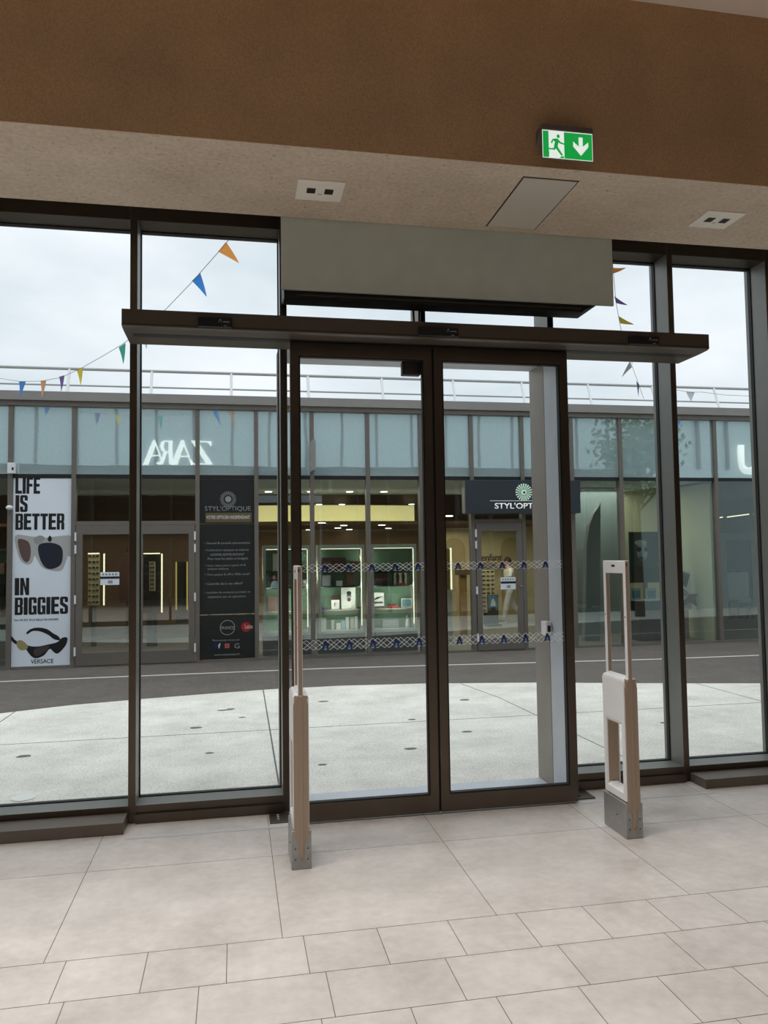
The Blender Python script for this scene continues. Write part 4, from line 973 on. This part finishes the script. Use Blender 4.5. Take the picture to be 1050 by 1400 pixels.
# right cabinet
for i, (px, m) in enumerate(((512, 'white'), (535, 'skin'), (557, 'grey'))):
    c = at(px, 768, 12.3)
    t = thing('glasses_bust', (c.x, 12.3, S3), ('white', 'tan', 'grey')[i]+' display head with glasses on the top shelf of the right cabinet', 'display head', G2)
    bm = BM(); ball(bm, (c.x, 12.3, S3+.075), .034, .85, 1, 1.25); finish('head', bm, PALM[m], t, 0, True)
    bm = BM(); cyl(bm, (c.x, 12.3, S3), (c.x, 12.3, S3+.045), .028, 12, .018); finish('neck', bm, PALM[m], t)
    finish('glasses', box(BM(), c.x-.03, c.x+.03, 12.26, 12.272, S3+.075, S3+.09), PALM['black'], t)
goods(511, 533, 783, 804, 'black', 'eyewear_display', 'black display block with red stripe in the right cabinet', 'display', G2, ontop=S2, extra=lambda t, x0, x1, z0, z1, Y: finish('red_stripe', box(BM(), x0+.03, x1-.03, Y-.002, Y, z0+.08, z0+.11), PALM['darkred'], t))
goods(539, 556, 783, 804, 'cream', 'figure_print', 'black and white print of two figures with red base', 'picture', G2, ontop=S2, extra=lambda t, x0, x1, z0, z1, Y: [finish('figure_print', prism_y(BM(), [(x0+u*(x1-x0)-.02, z0+.02), (x0+u*(x1-x0)-.03, z0+.15), (x0+u*(x1-x0), z0+.21), (x0+u*(x1-x0)+.03, z0+.14), (x0+u*(x1-x0)+.02, z0+.02)], Y-.002, Y-.0005), PALM['black'], t) for u in (.28, .72)] + [finish('red_base', box(BM(), x0+.02, x1-.02, Y-.004, Y, z0, z0+.03), PALM['red'], t)])
def bt(t, x0, x1, z0, z1, Y):
    w, h = x1-x0, z1-z0
    finish('print', box(BM(), x0+.02, x1-.02, Y-.002, Y, z0+.3*h, z0+.42*h), PALM['black'], t)
    finish('print', prism_y(BM(), [(x0+.1*w, z0+.5*h), (x0+.5*w, z0+.6*h), (x0+.9*w, z0+.75*h), (x0+.4*w, z0+.72*h)], Y-.002, Y-.0005), PALM['black'], t)
    finish('print', box(BM(), x0, x1, Y-.002, Y, z0+.02*h, z0+.12*h), PALM['black'], t)
goods(509, 525, 810, 832, 'white', 'display_card', 'white card with black sunglasses print on the third shelf of the right cabinet', 'card', G2, ontop=S1, extra=bt)
goods(530, 544, 827, 833, 'red', 'eyewear_tray', 'flat pale red tray on the third shelf of the right cabinet', 'tray', G2, ontop=S1)
spectacles(535, 820, 12.24, 14, 'black sunglasses on the third shelf of the right cabinet', G2, 'black', S1+.035)
def frm(t, x0, x1, z0, z1, Y): finish('picture', box(BM(), x0+.012, x1-.012, Y-.002, Y, z0+.012, z1-.012), PALM['teal'], t)
goods(549, 563, 818, 832, 'white', 'picture_frame', 'white framed teal picture on the third shelf of the right cabinet', 'picture', G2, ontop=S1, extra=frm)
c = at(557, 850, 12.3)
t = thing('statue', (c.x, 12.3, SB), 'small white statue at bottom right of the right cabinet', 'statue', G2)
bm = BM(); cyl(bm, (c.x, 12.3, SB), (c.x, 12.3, SB+.10), .045, 14, .03); ball(bm, (c.x, 12.3, SB+.11), .034, 1, 1, 1.3); finish('body', bm, PALM['white'], t, 0, True)
bm = BM(); ball(bm, (c.x-.008, 12.3, SB+.175), .02); finish('head', bm, PALM['white'], t, 0, True)
goods(523, 545, 847, 859, 'grey', 'glass_stand', 'grey stand with thin lines at the bottom of the right cabinet', 'stand', G2, ontop=SB)
# left cabinet goods
GL = 'goods in the leftmost display cabinet'
goods(373, 384, 757, 771, 'cream', 'display_card', 'cream card with two dark spots in the leftmost cabinet', 'card', GL, ontop=S3)
goods(366, 385, 803, 808, 'white', 'name_strip', 'white lettered strip under the portrait photo', 'card', GL, ontop=S2-.005, Y=12.2, dep=.01)
def por2(t, x0, x1, z0, z1, Y):
    w, h = x1-x0, z1-z0
    bm = BM(); disc_y(bm, x0+.45*w, z0+.72*h, .13*w, .17*h, Y-.003, Y-.0005); finish('face_print', bm, PALM['skin'], t)
    finish('shirt_print', prism_y(BM(), [(x0+.1*w, z0), (x0+.25*w, z0+.4*h), (x0+.45*w, z0+.5*h), (x0+.75*w, z0+.42*h), (x0+.95*w, z0)], Y-.002, Y-.0005), PALM['paleblue'], t)
goods(368, 383, 784, 806, 'black', 'portrait_print', 'dark portrait photo of a person in white shirt in the leftmost cabinet', 'picture', GL, ontop=S2, extra=por2)
goods(366, 380, 815, 830, 'brown', 'display_card', 'brown card on the third shelf of the leftmost cabinet', 'card', GL, ontop=S1)
goods(414, 421, 792, 798, 'white', 'price_card', 'small white card right of the door jamb in the leftmost cabinet', 'card', GL, ontop=S2)

# left door view: glasses racks and lit mirrors
def wallrack(px0, px1, py0, py1, Y, m, label, rows, cols, led):
    a, b = at(px0, py1, Y), at(px1, py0, Y)
    t = thing('glasses_rack', ((a.x+b.x)/2, Y, a.z), label, 'display rack', 'glasses racks in the shops')
    finish('board', box(BM(), a.x, b.x, Y, Y+.05, a.z, b.z), m, t)
    finish('stand', box(BM(), a.x+.05, b.x-.05, Y+.02, Y+.06, 0, a.z), M_shopdark, t)
    if led:
        bm = BM(); lx = b.x+led[0]; box(bm, lx-.012, lx+.012, Y-.02, Y, a.z, b.z); box(bm, a.x, b.x, Y-.02, Y, b.z-.005, b.z+.015); finish('led_strip', bm, M_led, t)
    n = 0
    for r in range(rows):
        for c in range(cols):
            x = a.x+(b.x-a.x)*(c+.5)/cols; z = a.z+(b.z-a.z)*(r+.6)/rows; w = (b.x-a.x)/cols*.36
            bm = BM()
            for s in (-1, 1): disc_y(bm, x+s*w*.5, z, w*.46, .016, Y-.02, Y-.004, 8)
            box(bm, x-w*.2, x+w*.2, Y-.018, Y-.01, z+.002, z+.008)
            finish('spectacles', bm, PALM['black'] if (r+c) % 3 else PALM['brown'], t)
wallrack(120, 136, 757, 828, 14.3, M_beige, 'beige glasses rack with one light strip behind the left door leaf', 9, 3, (.08,))
wallrack(196, 219, 757, 838, 14.0, M_shopdark, 'dark glasses rack with a bright light strip behind the right door leaf', 10, 4, (.03,))
wallrack(204, 212, 768, 808, 13.8, M_beige, 'narrow beige glasses rack in front of the dark rack', 7, 1, None)
t = thing('tall_mirror', (at(248, 820, 13.9).x, 13.9, 0), 'tall dark mirror with two thin lit edges behind the shop door', 'mirror')
a, b = at(241, 834, 13.9), at(256, 768, 13.9)
finish('mirror_plate', box(BM(), a.x, b.x, 13.9, 13.94, 0.4, b.z), mat('mirror_dark', C(70, 78, 80), .1, .6), t)
for x in (a.x, b.x): finish('led_strip', box(BM(), x-.012, x+.012, 13.88, 13.9, a.z, b.z), mat('led_dim', C(210, 180, 100), .5, emit=.6), t)
struct('wall_shop_panel', box(BM(), -3.6, -.3, 15.4, 15.5, 0, 2.11), M_shopbrown, 'brown panelling inside the left shop door')
# coat rail / clothes
c = at(174, 800, 14.6)
t = thing('hanging_coat', (c.x, 14.6, .9), 'dark reddish coat hanging behind the left door leaf', 'coat')
finish('coat_body', prism_y(BM(), [(c.x-.13, .75), (c.x-.16, 1.35), (c.x-.06, 1.62), (c.x+.06, 1.62), (c.x+.14, 1.35), (c.x+.12, .75)], 14.55, 14.65), mat('coat_cloth', C(92, 66, 60), .9), t, .02)
finish('coat_stand', tube(BM(), [(c.x, 14.6, 0), (c.x, 14.6, 1.72)], .015, 8), M_shopdark, t)

# far left window
t = thing('goods_shelf', (-3.5, 12.3, 0), 'dim shelf unit behind the window at the left edge', 'shelf')
finish('carcass', ring(BM(), (-3.9, -3.16, .0, 1.7), (-3.85, -3.2, .3, 1.65), 12.2, 12.5, 'y'), M_shopbrown, t)
for z in (.7, 1.0, 1.3): finish('shelf', box(BM(), -3.85, -3.2, 12.2, 12.5, z, z+.02), M_shelfdark, t)
finish('back', box(BM(), -3.88, -3.18, 12.47, 12.5, .2, 1.66), M_backgreen, t)
for i, (px, z, m, h, d) in enumerate(((2, 1.32, 'skin', .16, 'tan'), (12, 1.32, 'brown', .12, 'brown'), (2, 1.02, 'black', .16, 'black'), (12, 1.02, 'teal', .12, 'teal'), (6, .72, 'maroon', .14, 'dark red'))):
    x = at(px, 800, 12.25).x
    tag(finish('gift_box', box(BM(), x-.04, x+.04, 12.24, 12.34, z, z+h), PALM[m], None, .004), '%s box on the dim shelf at the left edge' % d, 'box', 'boxes on the dim shelf')

# right part of the optician shop: arch wall, wood post, children corner
def arch_wall():
    Y = 17.0
    x0, x1 = at(600, 800, Y).x, at(726, 800, Y).x
    bm = BM(); box(bm, x0, x1+1.0, Y, Y+.1, 0, 2.11)
    struct('wall_shop_beige', bm, M_beige, 'beige wall with arches inside the right shop door')
    for k, (px, lab) in enumerate(((621, 'left'), (700, 'right'))):
        c = at(px, 760, Y-.02); r = .26
        pts = [(c.x-r, .0), (c.x+r, .0)]+[(c.x+r*math.cos(a*math.pi/12), 1.62+r*math.sin(a*math.pi/12)) for a in range(13)]
        bm = BM(); prism_y(bm, pts, Y-.03, Y-.002)
        trim(bm, mat('arch_panel', C(176, 156, 116), .8), 'tan %s arch panel on the beige shop wall' % lab)
arch_wall()
c = at(639, 790, 14.2); a, b = at(631, 824, 14.2), at(638, 786, 14.2)
t = thing('wooden_post', (a.x, 14.2, 0), 'pale wooden display post seen left of the right shop door', 'post')
finish('column', box(BM(), a.x, b.x, 14.2, 14.35, 0, b.z), M_wood, t); finish('cap', box(BM(), a.x-.06, b.x+.06, 14.15, 14.4, b.z, b.z+.1), M_shopbrown, t)
a, b = at(604, 806, 13.0), at(617, 749, 13.0)
t = thing('display_cabinet', (a.x, 13.0, 0), 'cabinet end with a vertical light strip right of the door seam', 'display cabinet', 'lit display cabinets in the shop window')
finish('case', box(BM(), a.x-.1, b.x, 13.0, 13.3, 0, b.z), M_cabframe, t)
finish('back', box(BM(), a.x-.08, b.x-.03, 12.985, 13.0, a.z, b.z-.02), M_wood, t)
finish('led_strip', box(BM(), b.x-.03, b.x, 12.98, 13.0, a.z, b.z), M_led, t)
wallrack(659, 676, 779, 838, 16.0, M_beige, 'beige glasses rack inside the right shop door', 10, 3, None)
Yk = 16.6
a, b = at(658, 767, Yk), at(686, 757, Yk)
t = thing('wall_word', (a.x, Yk, a.z), 'dark word on the beige wall inside the right shop door', 'sign')
text('lettering', 'enfant', a.x, b.x, a.z, b.z, Yk, mat('word_brown', C(70, 48, 36), .6), t, -1, .02, .02)
finish('rail', box(BM(), a.x, b.x, Yk+.0, Yk+.39, a.z-.05, a.z-.015), M_wood, t)
a, b = at(667, 831, 15.6), at(681, 814, 15.6)
t = thing('poster_stand', ((a.x+b.x)/2, 15.6, 0), 'dark stand with a blue poster inside the right shop door', 'stand')
finish('panel', box(BM(), a.x, b.x, 15.6, 15.63, 0.05, b.z+.01), M_shopdark, t)
finish('poster', box(BM(), a.x+.01, b.x-.01, 15.595, 15.6, a.z, b.z), mat('poster_blue', C(84, 130, 168), .5), t)
finish('figure', prism_y(BM(), [((a.x+b.x)/2-.06, a.z+.03), ((a.x+b.x)/2-.04, a.z+.13), ((a.x+b.x)/2, a.z+.2), ((a.x+b.x)/2+.04, a.z+.13), ((a.x+b.x)/2+.06, a.z+.03)], 15.59, 15.595), M_paperwhite, t)
finish('foot', box(BM(), a.x-.03, b.x+.03, 15.5, 15.73, 0, .05), M_shopdark, t)

# curved grey partition and window display on the right
t = thing('curved_partition', (6.0, 12.6, 0), 'tall grey partition with a rounded upper edge behind glass', 'partition')
Y = 12.5
pz = [at(*p, Y) for p in ((800, 890), (802, 745), (806, 718), (812, 702), (818, 694), (821, 688), (821, 890))]
finish('panel', prism_y(BM(), [(p.x, max(p.z, 0)) for p in pz], Y, Y+.12), mat('partition_grey', C(112, 120, 122), .7), t)
a, b = at(780, 900, 13.2), at(842, 660, 13.2)
struct('wall_shop_window_back', box(BM(), a.x, b.x, 13.2, 13.3, 0, 2.69), M_greyteal, 'grey-teal wall behind the curved partition')
a, b = at(846, 900, 13.4), at(960, 660, 13.4)
struct('wall_shop_cream', box(BM(), a.x, 7.85, 13.4, 13.5, 0, 2.69), mat('shop_cream', C(206, 204, 172), .8), 'cream wall behind the portrait poster')
Y = 12.5
a, b = at(862, 797, Y), at(903.5, 727, Y)
t = thing('portrait_poster', ((a.x+b.x)/2, Y, a.z), 'dark portrait poster with glasses on the cream shop wall', 'poster')
finish('sheet', box(BM(), a.x, b.x, Y, Y+.02, a.z, b.z), mat('poster_dark_green', C(50, 58, 54), .5), t)
finish('stand', box(BM(), (a.x+b.x)/2-.03, (a.x+b.x)/2+.03, Y+.021, Y+.06, 0, a.z+.3), M_shopdark, t)
def Q(px, py): v = at(px, py, Y); return v.x, v.z
def el(px, py, rx, ry, m, nm, dy):
    c = Q(px, py); s = Y/FPX; bm = BM(); disc_y(bm, c[0], c[1], rx*s, ry*s, Y-dy-.001, Y-dy); finish(nm, bm, m, t)
el(878, 753, 9, 15, PALM['grey'], 'face_print', .0004); el(876, 742, 10, 4, mat('print_pale_grey', C(176, 178, 172), .5), 'forehead_print', .0016)
el(873, 751, 4.4, 3.6, PALM['black'], 'glasses_print', .0028); el(884, 751, 4.4, 3.6, PALM['black'], 'glasses_print', .0028); el(877, 764, 5, 4, mat('print_mid_grey', C(80, 80, 78), .5), 'beard_print', .0028)
finish('collar_print', prism_y(BM(), [Q(864, 796), Q(868, 772), Q(880, 776), Q(896, 775), Q(902, 796)], Y-.0012, Y-.0004), PALM['black'], t)
text('lettering', 'TOM FORD', *[f for f in (Q(873, 0)[0], Q(893, 0)[0], Q(0, 789)[1], Q(0, 785)[1])], Y-.003, M_txtwhite, t, -1, 0, .001)
text('lettering', 'EYEWEAR', *[f for f in (Q(878, 0)[0], Q(889, 0)[0], Q(0, 791.5)[1], Q(0, 790)[1])], Y-.003, M_txtgrey, t, -1, 0, .001)
# counter with two frames
a, b = at(862, 838, Y), at(906, 818, Y)
t = thing('display_counter', ((a.x+b.x)/2, 12.3, 0), 'dark counter under the portrait poster', 'counter')
finish('top', box(BM(), a.x-.03, b.x+.1, 12.18, 12.48, b.z-.02, b.z), M_cabframe, t); finish('front', box(BM(), a.x, b.x+.08, 12.2, 12.48, 0, b.z-.021), M_shopdark, t)
for i, (p0, p1) in enumerate(((863, 876), (884, 897))):
    a2, b2 = at(p0, 818, 12.3), at(p1, 804, 12.3)
    tt = thing('picture_frame', ((a2.x+b2.x)/2, 12.3, b.z), ('left', 'right')[i]+' small grey framed picture on the dark counter', 'picture', 'small frames on the dark counter')
    finish('frame', box(BM(), a2.x, b2.x, 12.3, 12.32, b.z, b2.z), PALM['grey'], tt, .003); finish('picture', box(BM(), a2.x+.02, b2.x-.02, 12.298, 12.301, b.z+.03, b2.z-.04), PALM['teal'], tt)
# mannequin-like print, red banner, ribbed pedestal
Y = 12.3
a, b = at(926, 817, Y), at(944, 781, Y)
t = thing('photo_board', ((a.x+b.x)/2, Y, a.z), 'black and white photo board on the ribbed plinth', 'picture')
ztop = at(940, 832, Y).z
finish('board', box(BM(), a.x, b.x, Y, Y+.02, ztop, b.z), PALM['white'], t)
def Q2(px, py): v = at(px, py, Y); return v.x, v.z
finish('figure_print', prism_y(BM(), [Q2(927, 800), Q2(928, 784), Q2(933, 782), Q2(943, 785), Q2(941, 795), Q2(938, 804), Q2(933, 798)], Y-.001, Y-.0003), PALM['black'], t)
finish('figure_print', prism_y(BM(), [Q2(928, 812), Q2(932, 804), Q2(938, 806), Q2(942, 812), Q2(938, 816)], Y-.001, Y-.0003), PALM['grey'], t)
a, b = at(924, 890, Y), at(944, 832, Y)
t = thing('ribbed_plinth', ((a.x+b.x)/2, Y+.1, 0), 'pale red ribbed plinth behind the glass right of the bronze mullion', 'plinth')
bm = BM(); n = 16
for i in range(n):
    x = a.x+(b.x-a.x)*(i+.5)/n; cyl(bm, (x, Y+.06, 0), (x, Y+.06, b.z-.02), (b.x-a.x)/n*.48, 8)
finish('ribs', bm, mat('plinth_rose', C(168, 130, 130), .7), t); finish('top', box(BM(), a.x, b.x, Y-.03, Y+.2, b.z-.019, b.z), PALM['cream'], t)
t = thing('red_slipper', (at(950, 820, 12.2).x, 12.2, b.z), 'dark red pointed display object lying on the ribbed plinth', 'ornament')
def Q3(px, py): v = at(px, py, 12.28); return v.x, max(v.z, b.z)
finish('body', prism_y(BM(), [Q3(926, 826), Q3(936, 820), Q3(942, 812), Q3(952, 812), Q3(949, 817), Q3(951, 829), Q3(943, 823), Q3(935, 826.5), Q3(926, 828)], 12.235, 12.275), PALM['darkred'], t, .004)

# dark right hand shop
def rshop():
    a, b = at(980, 835, 11.9), at(1034, 729, 11.9)
    Y = 13.4
    a, b = at(983, 835, Y), at(1034, 728, Y)
    t = thing('inner_door_frame', ((a.x+b.x)/2, Y, 0), 'grey inner door frame in the dark shop at the right edge', 'door')
    finish('frame', ring(BM(), (a.x, b.x, 0, b.z), (a.x+.2, b.x-.12, .2, b.z-.15), Y, Y+.08, 'y'), M_facframe, t)
    for i, (p, q) in enumerate((((957, 702), (975, 699)), ((980, 708.5), (988, 707)), ((994, 707), (1024, 703)), ((1030, 702.5), (1050, 702)))):
        u, v = at(*p, 14.0), at(*q, 14.0)
        bm = BM(); cyl(bm, u, v, .011, 6)
        lb = finish('light_bar', bm, M_led)
        for w_ in (u.lerp(v, .15), u.lerp(v, .85)): finish('hanger', cyl(BM(), w_, (w_.x, w_.y, 2.70), .003, 5), M_shopdark, lb)
        tag(lb, 'thin warm light bar in the dark shop, %s from the left' % ('first', 'second', 'third', 'last')[i], 'light', 'light bars in the dark shop')
    c = at(1015, 795, 14.6)
    t = thing('shop_chair', (c.x, 14.6, 0), 'pale rounded chair deep in the dark shop at right', 'chair')
    finish('seat', box(BM(), c.x-.25, c.x+.25, 14.4, 14.8, .42, .5), PALM['grey'], t, .03); finish('backrest', box(BM(), c.x-.25, c.x+.25, 14.74, 14.8, .5, 1.05), PALM['grey'], t, .03)
    for sx in (-.2, .2):
        for yy in (14.45, 14.75): finish('leg', tube(BM(), [(c.x+sx, yy, 0), (c.x+sx, yy, .42)], .014, 6), M_shopdark, t)
    c = at(1012, 775, 14.3)
    t = thing('shop_table', (c.x, 15.4, 0), 'dark blue table behind the pale chair', 'table')
    finish('tabletop', box(BM(), c.x-.5, c.x+.7, 15.2, 15.8, 1.06, 1.12), mat('navy_cloth', C(30, 40, 62), .7), t)
    for sx in (-.45, .62):
        for yy in (15.25, 15.75): finish('leg', box(BM(), c.x+sx-.03, c.x+sx+.03, yy-.03, yy+.03, 0, 1.06), M_shopdark, t)
rshop()
area('shop_lamp', (5.4, 15.5, 2.05), 1.6, 1.0, 26, (1, .9, .72)); area('shop_lamp', (9.2, 14.0, 2.62), 2.5, 1.5, 8, (1, .75, .5))  # first lamp is added, unseen, to brighten the figure and beige wall

# ------------------------------------------------------------------ figure in the shop, standing in for a mirrored person
def skin_mesh(name, verts, edges, radii, m, parent, sub=2):
    me = bpy.data.meshes.new(name); me.from_pydata([tuple(v) for v in verts], edges, []); me.materials.append(m)
    o = bpy.data.objects.new(name, me); COL.objects.link(o)
    sk = o.modifiers.new('skin', 'SKIN'); sk.use_smooth_shade = True
    for i, r in enumerate(radii):
        d = me.skin_vertices[0].data[i]; d.radius = (r, r) if not isinstance(r, tuple) else r
        d.use_root = (i == 0)
    s = o.modifiers.new('sub', 'SUBSURF'); s.levels = sub; s.render_levels = sub
    if parent is not None: o.parent = parent; o.matrix_parent_inverse = parent.matrix_basis.inverted()
    return o
def person():
    bx, by = 5.90, 16.25
    t = thing('person', (bx, by, 0), 'person in white top and grey trousers walking, a figure standing in for a reflection in the right shop door', 'person')
    def V(x, y, z): return Vector((bx+x, by+y, z))
    M_skin = mat('skin_tone', C(196, 150, 124), .6)
    # pelvis, spine, neck, head, legs, arms : facing -X, left foot ahead
    verts = [V(0, 0, .93), V(0, 0, 1.10), V(-.01, 0, 1.28), V(-.02, 0, 1.42), V(-.035, 0, 1.50), V(-.05, 0, 1.60), V(-.045, 0, 1.68),
             V(-.01, -.09, .90), V(-.12, -.09, .50), V(-.20, -.09, .09), V(-.29, -.09, .04),
             V(.01, .09, .90), V(.10, .09, .50), V(.33, .09, .17), V(.27, .09, .09),
             V(-.01, -.19, 1.40), V(-.08, -.23, 1.14), V(-.26, -.22, 1.04), V(-.33, -.215, 1.03),
             V(-.01, .19, 1.40), V(.09, .23, 1.14), V(.00, .24, .94), V(-.03, .24, .87)]
    edges = [(0, 1), (1, 2), (2, 3), (3, 4), (4, 5), (5, 6), (0, 7), (7, 8), (8, 9), (9, 10), (0, 11), (11, 12), (12, 13), (13, 14), (3, 15), (15, 16), (16, 17), (17, 18), (3, 19), (19, 20), (20, 21), (21, 22)]
    rad = [(.12, .13), (.11, .13), (.12, .15), (.10, .14), .05, (.085, .075), (.07, .065), .085, .058, .04, .032, .085, .058, .04, .03, .05, .04, .03, .026, .05, .04, .03, .026]
    body = skin_mesh('body', verts, edges, rad, M_skin, t)
    # fingers on both hands
    for hx, hy, hz, dx, dz in ((-.33, -.215, 1.03, -1, -.15), (-.03, .24, .87, -.25, -1)):
        for k in range(4):
            o = (k-1.5)*.017
            p = V(hx, hy+o, hz); q = p+Vector((dx*.05, 0, dz*.05)); r = q+Vector((dx*.03+.01, 0, dz*.03-.02))
            skin_mesh('finger', [p, q, r], [(0, 1), (1, 2)], [.009, .008, .007], M_skin, body, 1)
        p = V(hx, hy-.03, hz); skin_mesh('thumb', [p, p+Vector((dx*.03, -.02, dz*.03))], [(0, 1)], [.010, .008], M_skin, body, 1)
    tv = [V(0, 0, .97), V(-.01, -.095, .88), V(-.12, -.09, .50), V(-.195, -.09, .10), V(.01, .095, .88), V(.10, .09, .50), V(.32, .09, .19), V(0, 0, 1.04)]
    skin_mesh('trousers', tv, [(0, 1), (1, 2), (2, 3), (0, 4), (4, 5), (5, 6), (0, 7)], [(.14, .155), .105, .085, .07, .105, .085, .07, (.125, .145)], mat('trouser_grey', C(208, 202, 200), .9), t)
    sv = [V(0, 0, 1.0), V(0, 0, 1.2), V(-.01, 0, 1.36), V(-.02, 0, 1.44), V(-.01, -.19, 1.40), V(-.07, -.225, 1.20), V(-.01, .19, 1.40), V(.08, .225, 1.20)]
    skin_mesh('hooded_top', sv, [(0, 1), (1, 2), (2, 3), (2, 4), (4, 5), (2, 6), (6, 7)], [(.14, .155), (.135, .16), (.135, .165), (.08, .09), .07, .055, .07, .055], mat('white_cloth', C(232, 230, 226), .9), t)
    bm = BM(); ball(bm, V(-.03, 0, 1.665), .098, 1.0, .92, 1.0); ball(bm, V(.03, 0, 1.60), .075, .8, .9, 1.1)
    finish('hair', bm, mat('hair_dark', C(40, 30, 26), .7), t, 0, True)
    fb = BM()
    for s in (-1, 1): ball(fb, V(-.135, s*.03, 1.615), .009)
    finish('eyes', fb, PALM['black'], body, 0, True)
    fb = BM(); ball(fb, V(-.142, 0, 1.585), .014, 1.2, .8, 1.3); finish('nose', fb, M_skin, body, 0, True)
    finish('mouth', box(BM(), bx-.138, bx-.128, by-.02, by+.02, 1.548, 1.556), PALM['maroon'], body)
    bpy.context.view_layer.update(); t.scale = (.82, .82, .82)
    for (x, y, z, ry) in ((-.25, -.09, .045, 0), (.31, .09, .10, .75)):
        bm = BM(); ball(bm, (0, 0, 0), .06, 2.2, .8, .72)
        bmesh.ops.transform(bm, matrix=Matrix.Translation(V(x, y, z)) @ Matrix.Rotation(ry, 4, 'Y'), verts=bm.verts)
        s = finish('shoe', bm, PALM['black'], t, 0, True)
        bm = BM(); ball(bm, (0, 0, -.03), .06, 2.25, .82, .25)
        bmesh.ops.transform(bm, matrix=Matrix.Translation(V(x, y, z)) @ Matrix.Rotation(ry, 4, 'Y'), verts=bm.verts)
        finish('shoe_sole', bm, PALM['white'], s, 0, True)
person()

# ------------------------------------------------------------------ tree on the plaza, seen mirrored in the upper glass
def tree():
    t = thing('plaza_tree', (9.3, 6.6, 0), 'leafy green tree mirrored faintly in the upper glass at right', 'tree')
    bm = BM(); cyl(bm, (9.3, 6.6, -.002), (9.3, 6.6, 3.2), .12, 10, .07)
    for k in range(7):
        a = k*.9; tube(bm, [(9.3, 6.6, 2.4+.12*k), (9.3+.8*math.cos(a), 6.6+.5*math.sin(a), 3.2+.2*k)], .03, 6)
    finish('trunk', bm, mat('bark', C(90, 76, 62), .9), t)
    bm = BM()
    for k in range(1500):
        u = Vector((random.gauss(0, .5), random.gauss(0, .4), random.gauss(0, .55)))
        if u.length > 1.3: continue
        p = Vector((9.3, 6.6, 3.9))+u
        d = Vector((random.uniform(-1, 1), random.uniform(-1, 1), random.uniform(-1, 1))).normalized()*.08; e = d.orthogonal().normalized()*.045
        bm.faces.new([bm.verts.new(p+q) for q in (-d, e, d, -e)])
    finish('foliage', bm, mat('leaf_green', C(86, 116, 72), .7), t)
tree()
